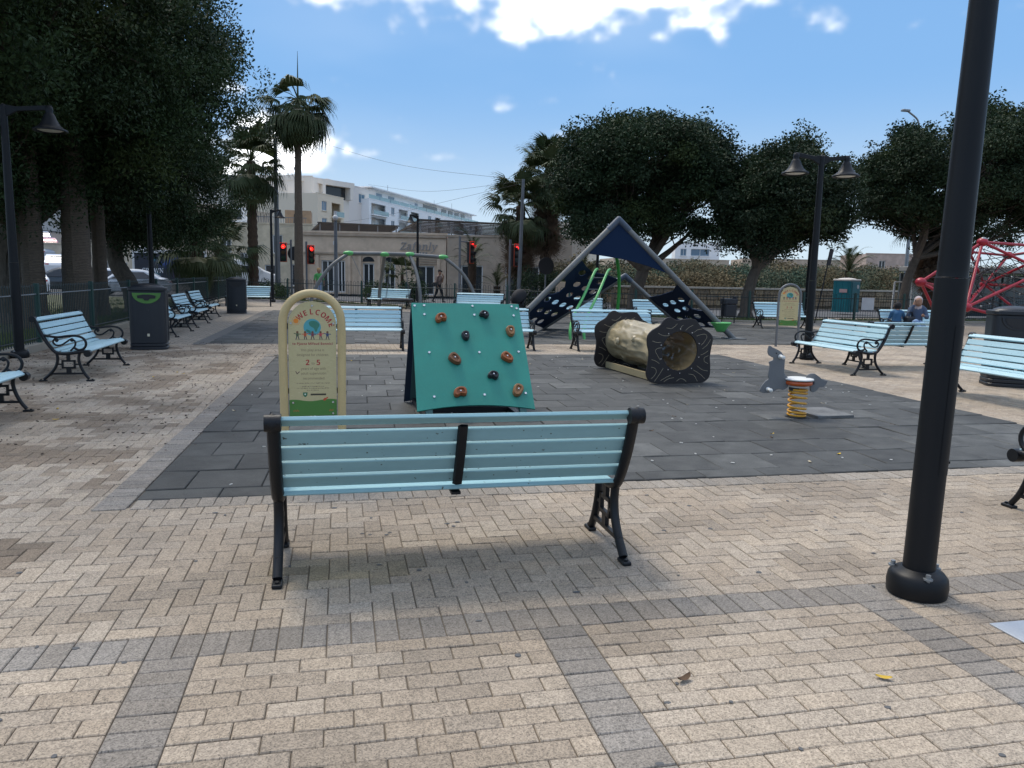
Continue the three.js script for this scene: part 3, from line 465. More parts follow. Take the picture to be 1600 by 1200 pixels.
// ---------------------------------------------------------------- climbing board
{
  const o = thing('climbing_board', 'green climbing board with coloured hand holds behind the welcome sign', 'play equipment', 0.55, 5.2, 0.02);
  const green = mat(0.024, 0.29, 0.215, { roughness: 0.42, map: mottle, bumpMap: mottle, bumpScale: 0.0006 }), navy = mat(0.016, 0.03, 0.055, { roughness: 0.5 });
  const L = 1.30, lean = Math.atan2(0.90, 1.09), hw = 0.625, ht = 0.605;
  const shp = () => { const s = new THREE.Shape(); s.moveTo(-hw, 0); s.quadraticCurveTo(0, 0.13, hw, 0); s.lineTo(ht, L + 0.1); s.lineTo(-ht, L + 0.1); s.lineTo(-hw, 0); return s; };
  const Lp = 1.31;
  const panel = (front) => { const s = new THREE.Shape(); s.moveTo(-hw, 0); s.quadraticCurveTo(0, 0.12, hw, 0); s.lineTo(ht, Lp); s.lineTo(-ht, Lp); s.lineTo(-hw, 0); const g = prism(s, 0.018, 0.002, 14); return g; };
  const F = new THREE.Group(); F.position.set(0, 0.12, 0.475); F.rotation.x = -0.605; F.name = 'front_frame'; o.add(F);
  const fp = mesh('front_panel', panel(), green, F);
  const B = mesh('back_panel', at(panel(), 0, 0.02, -0.86, 0.44), navy, o);
  for (const sx of [-1, 1]) { mesh('post', box(0.07, 1.3, 0.07, sx * 0.5, 0.6, 0.1, -0.62), mat(0.05, 0.11, 0.1), o); mesh('post', box(0.07, 1.25, 0.07, sx * 0.52, 0.6, -0.56, 0.5), mat(0.05, 0.11, 0.1), o); }
  mesh('floor_beam', [box(1.05, 0.06, 0.07, 0, 0.03, -0.1), box(0.07, 0.06, 1.1, -0.5, 0.03, -0.25), box(0.07, 0.06, 1.1, 0.5, 0.03, -0.25)], M.black, o);
  // hand holds: position from left and from the bottom, turn, kind
  const bean = (w, h) => { const s = new THREE.Shape(); s.moveTo(-w, -h * 0.5); s.bezierCurveTo(-w, h * 0.9, -w * 0.2, h * 1.25, w * 0.55, h); s.bezierCurveTo(w * 1.15, h * 0.7, w * 1.05, -h * 0.5, w * 0.75, -h * 0.8); s.bezierCurveTo(w * 0.4, -h * 1.0, w * 0.1, -h * 0.15, -w * 0.35, -h * 0.75); s.bezierCurveTo(-w * 0.6, -h * 1.05, -w, -h, -w, -h * 0.5); return s; };
  const drop = (w, h) => { const s = new THREE.Shape(); s.moveTo(0, -h); s.bezierCurveTo(w * 0.8, -h, w, -h * 0.2, w, h * 0.35); s.bezierCurveTo(w, h * 1.0, -w, h * 1.0, -w, h * 0.35); s.bezierCurveTo(-w, -h * 0.2, -w * 0.8, -h, 0, -h); return s; };
  const cols = [mat(0.36, 0.10, 0.022, { roughness: 0.45, map: mottle }), mat(0.012, 0.014, 0.016, { roughness: 0.45 }), mat(0.32, 0.15, 0.05, { roughness: 0.45, map: mottle }), mat(0.22, 0.09, 0.03, { roughness: 0.45, map: mottle })];
  const holds = [[-0.30, 1.105, 0.25, 0, 0.058, 0.042, 'b'], [0.19, 1.155, -0.5, 1, 0.045, 0.03, 'b'], [0.465, 0.945, 0.05, 2, 0.04, 0.062, 'd'], [-0.045, 0.885, 0.1, 1, 0.034, 0.05, 'd'], [-0.19, 0.60, 0.75, 3, 0.045, 0.075, 'd'], [0.385, 0.615, 0.85, 0, 0.04, 0.072, 'd'], [0.21, 0.395, -0.35, 1, 0.05, 0.036, 'b'], [-0.165, 0.20, 0.1, 0, 0.066, 0.045, 'b'], [0.46, 0.215, -0.45, 2, 0.046, 0.074, 'd']];
  for (const [hx, hy, a, c, w, h, t] of holds) {
    const S = (p, q) => (t === 'b' ? bean : drop)(p * 0.92, q * 0.92), x = hx, y = hy;
    const hold = mesh('hand_hold', at(prism(S(w, h), 0.03, 0.012, 7), x, y, 0.026, 0, 0, a), cols[c], F);
    const rim = S(w * 1.02, h * 1.02); rim.holes.push(new THREE.Path(S(w * 0.72, h * 0.72).getPoints(7)));
    mesh('rim', at(prism(rim, 0.016, 0.005, 7), x, y, 0.062, 0, 0, a), cols[c], F);
    mesh('bolt', cyl(0.008, 0.008, 0.02, x, y, 0.075, 8, H), M.steel, F);
  }
  for (const [bx, by] of [[-0.575, 1.27], [-0.47, 1.275], [0.07, 1.275], [0.52, 1.275], [0.575, 1.25], [-0.475, 1.16], [0.08, 1.16], [0.53, 1.155], [-0.455, 0.685], [0.09, 0.685], [0.53, 0.69], [-0.44, 0.16], [0.095, 0.175], [0.545, 0.185]]) mesh('bolt', [cyl(0.013, 0.015, 0.012, bx, by, 0.026, 10, H)], M.steel, F);
}

// ---------------------------------------------------------------- log tunnel
{
  const o = thing('log_tunnel', 'hollow gold-brown log tunnel with two dark wavy end panels', 'play equipment', 3.96, 8.3, 0.07);
  const dark = mat(0.018, 0.013, 0.013, { roughness: 0.5, map: mottle }), line = mat(0.45, 0.38, 0.25, { roughness: 0.5 });
  const RR = 0.29, cy = 0.49;
  const outline = (k = 1) => { const p = [], q = [[-0.30, 0.02], [0, 0.015], [0.36, 0.02], [0.46, 0.10], [0.47, 0.25], [0.455, 0.4], [0.475, 0.58], [0.485, 0.68], [0.43, 0.76], [0.31, 0.83], [0.2, 0.95], [0.05, 0.955], [-0.07, 0.94], [-0.17, 0.98], [-0.24, 0.955], [-0.31, 0.86], [-0.42, 0.79], [-0.475, 0.72], [-0.48, 0.6], [-0.45, 0.46], [-0.46, 0.3], [-0.475, 0.16], [-0.42, 0.05]]; const c = new THREE.CatmullRomCurve3(q.map(([x, y]) => V3(x, y, 0)), true); return c.getPoints(90).slice(0, -1).map(v => [v.x * 1.1, v.y]); };
  const ring = (r, n = 40) => { const p = []; for (let i = 0; i < n; i++) { const a = -i / n * 6.2832; p.push([Math.cos(a) * r, cy + Math.sin(a) * r]); } return p; };
  const marks = [[[-0.22, 0.83], [-0.15, 0.82], [-0.10, 0.85], [-0.06, 0.89]], [[-0.34, 0.755], [-0.27, 0.72], [-0.17, 0.715]], [[-0.01, 0.80], [0.0, 0.84], [0.03, 0.87]], [[0.07, 0.795], [0.12, 0.84], [0.18, 0.87]], [[0.19, 0.76], [0.25, 0.80], [0.32, 0.815]], [[-0.42, 0.64], [-0.36, 0.62], [-0.29, 0.62]], [[0.24, 0.71], [0.3, 0.73], [0.38, 0.735], [0.40, 0.70], [0.36, 0.62], [0.32, 0.575]], [[-0.28, 0.54], [-0.34, 0.53], [-0.37, 0.5], [-0.34, 0.44], [-0.29, 0.36]], [[0.46, 0.66], [0.41, 0.58], [0.34, 0.52]], [[-0.42, 0.37], [-0.36, 0.35], [-0.30, 0.31]], [[0.43, 0.49], [0.37, 0.45], [0.32, 0.43]], [[-0.42, 0.26], [-0.36, 0.24], [-0.34, 0.19], [-0.37, 0.13], [-0.41, 0.09]], [[-0.24, 0.24], [-0.30, 0.14], [-0.36, 0.05]], [[0.44, 0.42], [0.38, 0.39], [0.38, 0.34], [0.44, 0.30]], [[-0.27, 0.06], [-0.2, 0.10], [-0.12, 0.14]], [[-0.22, 0.04], [-0.16, 0.08], [-0.07, 0.10]], [[-0.03, 0.045], [0.02, 0.08], [0.07, 0.075], [0.12, 0.04]], [[0.15, 0.15], [0.23, 0.13], [0.29, 0.04]], [[0.22, 0.21], [0.32, 0.15], [0.41, 0.07]], [[0.27, 0.27], [0.36, 0.21], [0.44, 0.19]]];
  for (const [z, nm] of [[0.965, 'end_panel'], [-0.98, 'end_panel']]) {
    const s = poly(outline()); s.holes.push(new THREE.Path(ring(RR).map(p => new THREE.Vector2(...p))));
    const pn = mesh(nm, at(prism(s, 0.022, 0.004, 4), 0, 0, z - 0.011), dark, o);
    marks.forEach(m => { const c = m.map(([x, y]) => [x * 1.08, y, z + 0.0125]); mesh('engraved_line', tube(c, 0.0045, 14, 4).scale(1, 1, 1), line, pn); });
    for (let i = 0; i < 10; i++) { const a = i / 10 * 6.283 + 0.35; mesh('bolt', cyl(0.009, 0.009, 0.012, Math.cos(a) * (RR + 0.035), cy + Math.sin(a) * (RR + 0.035), z + 0.016, 8, H), M.steel, pn); }
  }
  const barrel = (rad, inner) => {
    const g = new THREE.CylinderGeometry(rad, rad, 1.93, 72, 60, true); g.rotateX(H); const p = g.attributes.position;
    for (let i = 0; i < p.count; i++) { const x = p.getX(i), y = p.getY(i), z = p.getZ(i), a = Math.atan2(y, x), tw = a * 2.2 + z * 0.9; const ca = Math.cos(a), sa = Math.sin(a); let b = (fbm(ca * 2.2 + 4, sa * 2.2 + 7, z * 1.6, 3) - 0.5) * 0.11 + 0.012 * Math.sin(fbm(ca * 2 + 1, sa * 2, z * 1.2, 3) * 34 + z * 3) + (inner ? 0 : (fbm(ca * 9, sa * 9, z * 9, 2) - 0.5) * 0.014); const e = sstep(0.965, 0.8, Math.abs(z)); const r = rad + b * e * (inner ? 0.55 : 1); p.setX(i, ca * r); p.setY(i, sa * r); }
    g.computeVertexNormals(); return g.translate(0, cy, 0);
  };
  const gold = new THREE.MeshPhysicalMaterial({ color: LIN(0.50, 0.41, 0.25), roughness: 0.3, map: mottle, side: THREE.DoubleSide }), brown = new THREE.MeshPhysicalMaterial({ color: LIN(0.40, 0.29, 0.15), roughness: 0.25, clearcoat: 0.3, side: THREE.DoubleSide });
  const kn = (a, z, r, l) => { const g = cyl(r * 0.75, r * 1.3, l, 0, RR + 0.06 + l / 2, 0, 12); g.rotateZ(a); return g.translate(0, cy, z); };
  mesh('log', [barrel(RR + 0.045, false), kn(-0.55, 0.35, 0.05, 0.12), kn(1.25, 0.1, 0.045, 0.03), kn(0.9, 0.6, 0.04, 0.03), kn(1.5, -0.45, 0.05, 0.03)], gold, o);
  mesh('bore', barrel(RR - 0.006, true), brown, o);
  for (const s of [-1, 1]) mesh('beam', box(0.05, 0.1, 1.9, s * 0.3, 0.075, 0), mat(0.42, 0.35, 0.2, { map: mottle }), o);
}

// ---------------------------------------------------------------- spring rider
{
  const o = thing('spring_rider', 'grey animal spring rider on a yellow coil spring', 'play equipment', 4.22, 4.6, -0.22);
  const grey = mat(0.2, 0.203, 0.206, { roughness: 0.55, map: mottle }), yellow = mat(0.62, 0.30, 0.02, { roughness: 0.35 }), white = mat(0.72, 0.71, 0.66, { roughness: 0.4 }), orange = new THREE.MeshPhysicalMaterial({ color: LIN(0.5, 0.085, 0.012), roughness: 0.25, clearcoat: 0.6 });
  const coil = []; for (let i = 0; i <= 150; i++) { const t = i / 150, a = t * 6.4 * 6.283, h = 0.03 + 0.30 * sstep(0.0, 1, t * 0.9 + 0.05); coil.push([Math.cos(a) * 0.095, h, Math.sin(a) * 0.095]); }
  mesh('spring', tube(coil, 0.0125, 320, 8), yellow, o);
  mesh('anchor_plate', [cyl(0.125, 0.125, 0.012, 0, 0.014, 0, 20), box(0.1, 0.02, 0.05, 0.05, 0.028, 0)], M.black, o);
  mesh('seat', at(lathe([[0, 0.465], [0.12, 0.463], [0.155, 0.455], [0.162, 0.445], [0.155, 0.432], [0, 0.43]], 28), 0, 0, 0), white, o);
  mesh('seat_ring', at(lathe([[0, 0.43], [0.14, 0.43], [0.152, 0.415], [0.15, 0.39], [0.135, 0.378], [0, 0.378]], 28)), orange, o);
  mesh('spring_cap', at(lathe([[0, 0.378], [0.105, 0.378], [0.11, 0.365], [0.105, 0.352], [0, 0.35]], 24)), white, o);
  mesh('clamp', [box(0.09, 0.03, 0.07, -0.06, 0.335, 0.03)], M.black, o);
  const k = 0.00475, P = (u, v) => [(u - 650) * k * 0.206, 0.46 + (590 - v) * k * 0.206];   // traced on the side view, scaled to metres
  const sm = (a, n = 90) => new THREE.CatmullRomCurve3(a.map(([u, v]) => V3(...P(u, v), 0)), true, 'catmullrom', 0.35).getPoints(n).slice(0, -1).map(q => [q.x, q.y]);
  const body = sm([[280, 228], [320, 250], [375, 272], [420, 300], [445, 335], [466, 380], [466, 430], [468, 520], [480, 560], [515, 590], [528, 650], [520, 700], [470, 732], [415, 722], [350, 755], [300, 770], [235, 770], [208, 745], [222, 700], [265, 640], [300, 610], [290, 560], [302, 450], [292, 415], [335, 395], [340, 365], [285, 335], [268, 290]]);
  const tail = sm([[735, 570], [770, 545], [820, 540], [870, 570], [915, 605], [970, 620], [965, 650], [935, 688], [885, 695], [855, 735], [815, 752], [790, 735], [785, 690], [765, 660], [735, 650]]);
  mesh('animal_body', at(prism(poly(body), 0.018, 0.003), 0, 0, -0.009), grey, o);
  mesh('tail', at(prism(poly(tail), 0.018, 0.003), 0, 0, -0.009), grey, o);
  mesh('seat_rail', box(0.3, 0.03, 0.04, 0.02, 0.405, 0), M.black, o);
  const e = P(365, 312); mesh('eye', [cyl(0.008, 0.008, 0.004, e[0], e[1], 0.014, 10, H)], M.black, o);
  for (const [u, v, n] of [[410, 348, 'handle'], [295, 728, 'foot_peg']]) { const [hx, hy] = P(u, v); mesh(n, [at(lathe([[0, 0], [0.026, 0], [0.026, 0.012], [0.016, 0.018], [0.015, 0.085], [0.021, 0.092], [0.021, 0.11], [0, 0.114]], 14), hx, hy, 0.012, H)], white, o); mesh(n, [at(lathe([[0, 0], [0.026, 0], [0.026, 0.012], [0.016, 0.018], [0.015, 0.085], [0.021, 0.092], [0.021, 0.11], [0, 0.114]], 14), hx, hy, -0.012, -H)], white, o); }
  // a tile that has come loose beside it
  const lt = mesh('loose_tile', rbox(0.5, 0.035, 0.5, 0.006), M.rubber, undefined); colour(lt.geometry, [0.26, 0.26, 0.25]); lt.position.set(4.62, 0.03, -4.72); lt.rotation.set(0.02, 0.1, -0.012); tag(lt, 'loose pale rubber tile lying beside the yellow spring', 'tile');
}
// ---------------------------------------------------------------- rope pyramid with perforated sheets
M.navy = new THREE.MeshPhysicalMaterial({ color: LIN(0.007, 0.02, 0.052), roughness: 0.8, specularIntensity: 0.3 }); M.green = mat(0.035, 0.27, 0.045, { roughness: 0.4 }); M.lime = mat(0.10, 0.42, 0.12, { roughness: 0.4 });
M.tubeGrey = mat(0.19, 0.195, 0.19, { roughness: 0.45, metalness: 0.2, map: mottle });
{
  const o = thing('climbing_pyramid', 'large grey triangular climbing frame with navy perforated sheets and green ladder', 'play equipment', 6.2, 16, 0);
  const W = (x, y, d) => [x - 6.2, y, -(d - 16)];
  const A = [6.2, 3.02, 16], Lf = [3.15, 0, 15.9], Rf = [9.35, 0, 15.45], a = [7.35, 1.6, 18.4], lf = [5.0, 0, 18.9], rf = [9.5, 0, 18.7];
  const pole = (p, q, r) => mesh('pole', bar(W(...p), W(...q), r, 14), M.tubeGrey, o);
  pole(Lf, A, 0.075); pole(Rf, A, 0.075); pole(lf, a, 0.07); pole(rf, a, 0.07);
  const cap = (p, q1, q2, r) => mesh('joint_cap', [ball(r * 1.12, ...W(...p), 14), bar(W(...p), W(...p.map((v, i) => lerp(v, q1[i], 0.09))), r * 1.1, 14), bar(W(...p), W(...p.map((v, i) => lerp(v, q2[i], 0.09))), r * 1.1, 14)], mat(0.05, 0.07, 0.1, { roughness: 0.5 }), o);
  cap(A, Lf, Rf, 0.078); cap(a, lf, rf, 0.074);
  // a sheet: outline and holes drawn in the unit square, laid between four corners, a centimetre thick
  const sheetOf = (name, cs, out, holes) => {
    const g = flat(prism(poly(out, holes), 0.02, 0)), p = g.attributes.position, C = cs.map(c => V3(...W(...c)));
    const nrm = C[1].clone().sub(C[0]).cross(C[3].clone().sub(C[0])).normalize();
    for (let i = 0; i < p.count; i++) { const u = p.getX(i), v = p.getY(i), t = p.getZ(i); const q = C[0].clone().multiplyScalar((1 - u) * (1 - v)).addScaledVector(C[1], u * (1 - v)).addScaledVector(C[2], u * v).addScaledVector(C[3], (1 - u) * v).addScaledVector(nrm, t); p.setXYZ(i, q.x, q.y, q.z); }
    g.computeVertexNormals(); return mesh(name, g, M.navy, o);
  };
  const oval = (cx, cy, rx, ry) => { const h = []; for (let i = 0; i < 14; i++) { const q = -i / 14 * 6.283; h.push([cx + rx * Math.cos(q), cy + ry * Math.sin(q)]); } return h; };
  const on = (p, q, t) => p.map((v, i) => lerp(v, q[i], t));
  // left sheet hangs between the left pole and the small frame
  const lh = []; for (let r = 0; r < 6; r++) for (let c = 0; c < 4; c++) { const u = 0.16 + c * 0.235 + (r % 2) * 0.1, v = 0.09 + r * 0.155; if (u < 0.93 && v < 0.95 && !(u < 0.34 && v > 0.42 && v < 0.72) && !(u > 0.75 && v > 0.82) && !(u > 0.8 && v < 0.12)) lh.push(oval(u, v, 0.075, 0.04)); }
  sheetOf('perforated_sheet', [on(Lf, A, 0.12), on(lf, a, 0.02), on(lf, a, 0.93), on(Lf, A, 0.665)],
    [[0, 0], [0.5, 0.03], [1, 0], [0.97, 0.5], [1, 1], [0.7, 0.985], [0.42, 0.93], [0.2, 0.955], [0.03, 1], [0.02, 0.9], [0.03, 0.72], [0.16, 0.68], [0.24, 0.62], [0.24, 0.54], [0.16, 0.48], [0.02, 0.46]], lh);
  const rh = []; for (let r = 0; r < 5; r++) for (let c = 0; c < 4; c++) { const u = 0.12 + c * 0.24 + (r % 2) * 0.1, v = 0.09 + r * 0.2; if (u < 0.93 && v < 0.88 && !(u > 0.6 && v > 0.35 && v < 0.68)) rh.push(oval(u, v, 0.078, 0.052)); }
  sheetOf('perforated_sheet', [on(rf, a, 0.05), on(Rf, A, 0.10), on(Rf, A, 0.49), on(rf, a, 0.62)],
    [[0, 0], [0.5, 0.02], [1, 0], [0.98, 0.38], [0.86, 0.4], [0.74, 0.47], [0.74, 0.56], [0.88, 0.64], [0.98, 0.66], [1, 1], [0.72, 0.9], [0.35, 0.93], [0, 1], [0.05, 0.5]], rh);
  sheetOf('sail', [on(A, Rf, 0.46), on(A, Rf, 0.03), on(A, Lf, 0.03), on(A, Lf, 0.29)].map((c, i) => i === 3 ? [c[0], c[1], c[2]] : c), [[0, 0], [1, 0], [1, 1], [0, 1], [0.06, 0.75], [0.10, 0.5], [0.08, 0.25]], []);
  // ladder and sliding pole
  for (const k of [0, 0.36]) mesh('ladder_rail', tube([[4.72 + k, 0, 15.05], [4.72 + k, 0.2, 15.1], [4.85 + k, 0.5, 15.35], [5.35 + k, 1.1, 16.0], [5.86 + k, 1.72, 16.7], [5.98 + k, 1.76, 16.9]].map(p => W(...p)), 0.036, 40, 9), M.lime, o);
  for (let i = 0; i < 4; i++) { const t = 0.2 + i * 0.22; mesh('rung', bar(W(lerp(4.8, 5.86, t), lerp(0.35, 1.72, t), lerp(15.2, 16.7, t)), W(lerp(4.8, 5.86, t) + 0.36, lerp(0.35, 1.72, t), lerp(15.2, 16.7, t)), 0.014, 6), M.greyPole, o); }
  mesh('sliding_pole', tube([[5.95, 2.42, 16.1], [6.15, 2.3, 16.2], [6.42, 1.85, 16.5], [6.55, 1.2, 16.7], [6.56, 0.5, 16.8], [6.56, 0, 16.8]].map(p => W(...p)), 0.045, 40, 9), M.green, o);
  const st = lathe([[0, 0.09], [0.26, 0.09], [0.27, 0.07], [0.2, -0.01], [0.13, -0.12], [0.1, -0.16], [0, -0.16]], 18); st.translate(...W(...on(Rf, A, 0.115))); mesh('step_plate', st.scale(1, 1, 1), M.lime, o);
  for (const f of [Lf, Rf]) mesh('foot_plate', rbox(0.5, 0.03, 0.45, 0.008, ...W(f[0], 0.022, f[2])), M.tubeGrey, o);
}

// ---------------------------------------------------------------- swing frame with basket
{
  const o = thing('swing_frame', 'grey arched swing frame with green joints in front of the restaurant', 'play equipment', 1.5, 30, 0);
  const W = (x, y, d) => [x - 1.5, y, -(d - 30)];
  mesh('top_bar', tube([[-0.45, 2.3, 30], [1.5, 2.33, 30], [3.55, 2.25, 30]].map(p => W(...p)), 0.085, 20, 12), M.tubeGrey, o);
  const leg = p => mesh('leg', tube(p.map(q => W(...q)), 0.075, 24, 10), M.tubeGrey, o);
  leg([[-0.45, 2.3, 30], [-1.15, 1.75, 29.7], [-1.75, 0.9, 29.5], [-2.05, 0, 29.4]]); leg([[1.05, 2.28, 30], [0.98, 1.5, 30.7], [0.9, 0.7, 31.2], [0.88, 0, 31.4]]);
  leg([[2.1, 2.3, 30], [2.3, 1.7, 29.5], [2.42, 0.9, 29], [2.45, 0, 28.8]]); leg([[3.55, 2.25, 30], [4.3, 1.6, 29.7], [4.75, 0.8, 29.4], [4.95, 0, 29.2]]);
  for (const [x, y] of [[-0.42, 2.31], [1.05, 2.31], [2.1, 2.33], [3.5, 2.26]]) { const g = ball(0.13, 0, 0, 0, 12, 0.8); g.scale(1.9, 1, 1); g.translate(...W(x, y, 30)); mesh('joint', g, M.lime, o); }
  const R = 0.62, cx = 1.6, cy = 0.42;
  mesh('basket_seat', [at(new THREE.TorusGeometry(R, 0.055, 10, 40), ...W(cx, cy, 30), H), ...Array.from({ length: 9 }, (_, i) => bar(W(cx - Math.sqrt(R * R - ((i - 4) * 0.14) ** 2), cy - 0.02, 30 + (i - 4) * 0.14), W(cx + Math.sqrt(R * R - ((i - 4) * 0.14) ** 2), cy - 0.02, 30 + (i - 4) * 0.14), 0.012, 5)), ...Array.from({ length: 9 }, (_, i) => bar(W(cx + (i - 4) * 0.14, cy - 0.02, 30 - Math.sqrt(R * R - ((i - 4) * 0.14) ** 2)), W(cx + (i - 4) * 0.14, cy - 0.02, 30 + Math.sqrt(R * R - ((i - 4) * 0.14) ** 2)), 0.012, 5))], M.black, o);
  for (const [a, b] of [[-0.5, 0.3], [-0.5, -0.3], [0.5, 0.3], [0.5, -0.3]]) mesh('chain', bar(W(cx + a, cy, 30 + b), W(cx + a * 0.55, 2.25, 30), 0.009, 5), M.greyPole, o);
  mesh('chain', bar(W(-0.3, 2.2, 30), W(0.15, 1.2, 30.1), 0.012, 5), M.galv, o);
}

// ---------------------------------------------------------------- red rope climber
{
  const o = thing('rope_climber', 'red tubular space climber with black ropes at the right edge', 'play equipment', 20, 18.5, 0);
  const red = mat(0.42, 0.012, 0.03, { roughness: 0.35, map: mottle }), W = (x, y, d) => [x - 20, y, -(d - 18.5)];
  const N = [[19.25, 2.93, 18], [17.1, 1.62, 18], [17.95, 0.88, 17], [22.4, 1.6, 21], [20.9, 2.05, 17.2], [23.0, 2.88, 18.6], [21.8, 0.08, 16.7], [19.0, 0.06, 19.0], [21.4, 2.75, 20.8], [23.8, 2.7, 21.5], [24.4, 1.5, 18.5], [23.6, 0.06, 19.6], [21.2, 0.06, 21.4], [21.0, 1.4, 21.0]];
  const E = [[0, 2], [0, 1], [0, 4], [0, 5], [0, 8], [1, 2], [1, 7], [1, 13], [2, 4], [2, 6], [2, 7], [3, 5], [3, 9], [3, 10], [3, 8], [4, 5], [4, 6], [8, 9], [8, 13], [5, 10], [10, 11], [6, 11], [3, 12], [13, 12], [12, 7], [9, 5], [10, 6], [3, 11], [1, 8], [2, 3]];
  N.forEach((n, i) => mesh('node', [ball(0.17, ...W(...n), 14, 0.85)], red, o));
  mesh('node_cap', [ball(0.1, ...W(19.25, 3.01, 17.97), 10, 0.8)], M.galv, o);
  E.forEach(([a, b]) => mesh('tube', bar(W(...N[a]), W(...N[b]), 0.047, 8), red, o));
  const rope = [], pick = () => { const [a, b] = E[Math.floor(rnd() * E.length)], t = rr(0.15, 0.85); return N[a].map((v, i) => lerp(v, N[b][i], t)); };
  const hub = [20.6, 1.4, 19.2], pts = []; for (let i = 0; i < 46; i++) pts.push(pick().map((v, k) => lerp(v, hub[k], rr(0.1, 0.75))));
  for (const p of pts) { rope.push(bar(W(...p), W(...pick()), 0.013, 4)); const nn = pts.filter(q => q !== p).sort((q, r) => Math.hypot(...q.map((v, k) => v - p[k])) - Math.hypot(...r.map((v, k) => v - p[k]))); for (let k = 0; k < 3; k++) rope.push(bar(W(...p), W(...nn[k]), 0.013, 4)); }
  stuff(mesh('rope_net', rope, M.black, o));
  stuff(mesh('rope_clips', pts.map(p => ball(0.035, ...W(...p), 6)), M.galv, o));
}

// ---------------------------------------------------------------- fences
{
  const o = thing('metal_fence', 'dark green picket fence on a stone kerb along the left side', 'fence', -6.3, 20, 0);
  const X = d => lerp(-6.13, -6.47, (d + 5) / 45) + 6.3, pick = merge([box(0.013, 1.02, 0.013, 0, 0.63, 0), at(new THREE.ConeGeometry(0.014, 0.05, 4), 0, 1.165, 0)]); boxUV(pick);
  const rail = (y, r, m) => mesh('rail', bar([X(2), y, 18], [X(39.4), y, -19.4], r, 5), m, o);
  rail(1.0, 0.014, M.galv); rail(0.2, 0.016, M.fence);
  let n = 0; for (let d = 8.2; d < 39.3; d += 0.107) { if (n++ < 292) mesh('picket', pick, M.fence, o, true).position.set(X(d), rr(-0.004, 0.004), 20 - d); }
  for (let d = 6.1; d < 39; d += 3.3) mesh('post', rbox(0.085, 1.2, 0.085, 0.01, X(d), 0.6, 20 - d), M.fencePost, o);
}
{
  const o = thing('metal_fence', 'dark bow-top railing running along the far side of the plaza', 'fence', 8, 28, 0);
  const pk = []; let post = 0;
  for (let i = 0; i < FENCE.length - 1; i++) {
    const [a, b] = [FENCE[i], FENCE[i + 1]], L = Math.hypot(b[0] - a[0], b[1] - a[1]), n = Math.round(L / 0.125);
    const P = (t, y) => [lerp(a[0], b[0], t) - 8, y, -(lerp(a[1], b[1], t) - 28)];
    mesh('rail', bar(P(0, 0.92), P(1, 0.92), 0.018, 5), M.fence, o); mesh('rail', bar(P(0, 0.16), P(1, 0.16), 0.018, 5), M.fence, o);
    for (let k = 0; k < n; k++) { const t = (k + 0.5) / n, p = P(t, 0); pk.push(bar([p[0], 0.05, p[2]], [p[0], k % 2 ? 1.06 : 1.06, p[2]], 0.009, 4)); if (k % 2 === 0 && k + 1 < n) { const q = P((k + 1.5) / n, 0); pk.push(tube([[p[0], 1.06, p[2]], [(p[0] * 3 + q[0]) / 4, 1.115, (p[2] * 3 + q[2]) / 4], [(p[0] + 3 * q[0]) / 4, 1.115, (p[2] + 3 * q[2]) / 4], [q[0], 1.06, q[2]]], 0.009, 5, 4)); } }
    const m = Math.max(1, Math.round(L / 2.6)); for (let k = 0; k < m; k++) { const p = P(k / m, 0); mesh('post', rbox(0.07, 1.16, 0.07, 0.008, p[0], 0.58, p[2]), M.fencePost, o); }
  }
  stuff(mesh('pickets', pk, M.fence, o));
  mesh('notice', box(0.62, 0.5, 0.02, 20.1 - 8, 0.72, -(24.4 - 28) + 0.06, 0, 0.1), mat(0.6, 0.6, 0.6, { map: mottle }), o);
}

// ---------------------------------------------------------------- street poles and traffic lights
function streetLight(label, x, d, h, arm, ah, m, r = 0.09) {
  const o = thing('street_light', label, 'street light', x, d, 0);
  mesh('pole', bar([0, 0, 0], [0, h, 0], r, 12, r * 0.6), m, o);
  mesh('arm', tube([[0, h - 0.2, 0], [0, h, 0], [arm * 0.15, h + ah * 0.5, 0], [arm, h + ah, 0]], r * 0.45, 12, 7), m, o);
  mesh('lamp_head', [rbox(Math.abs(arm) * 0.25 + 0.3, 0.14, 0.28, 0.04, arm * 1.12, h + ah, 0)], m, o);
  return o;
}
streetLight('tall grey street light behind the tall palm, arm to the left', -4.18, 42.3, 8.8, -1.5, 0.35, M.greyPole, 0.16);
streetLight('street light standing above the right-hand tree', 36.2, 41.9, 11.6, -1.0, 1.1, M.galv, 0.13);
const camPole = thing('camera_pole', 'grey pole with a camera in front of the restaurant windows', 'pole', -1.0, 44.5, 0);
mesh('pole', bar([0, 0, 0], [0, 4.9, 0], 0.12, 12, 0.09), M.greyPole, camPole); mesh('camera', [ball(0.16, 0, 4.7, 0.15, 10), cyl(0.1, 0.1, 0.4, 0, 4.9, 0, 10)], M.white, camPole);
const mast = thing('light_mast', 'tall bare grey mast among the palms right of the restaurant', 'pole', 7.85, 34.3, 0); mesh('pole', bar([0, 0, 0], [0.12, 6.2, 0], 0.11, 12, 0.07), M.greyPole, mast);
M.red = new THREE.MeshStandardMaterial({ color: LIN(0.6, 0.02, 0.02), emissive: LIN(1, 0.05, 0.03), emissiveIntensity: 0.5, roughness: 0.4 });
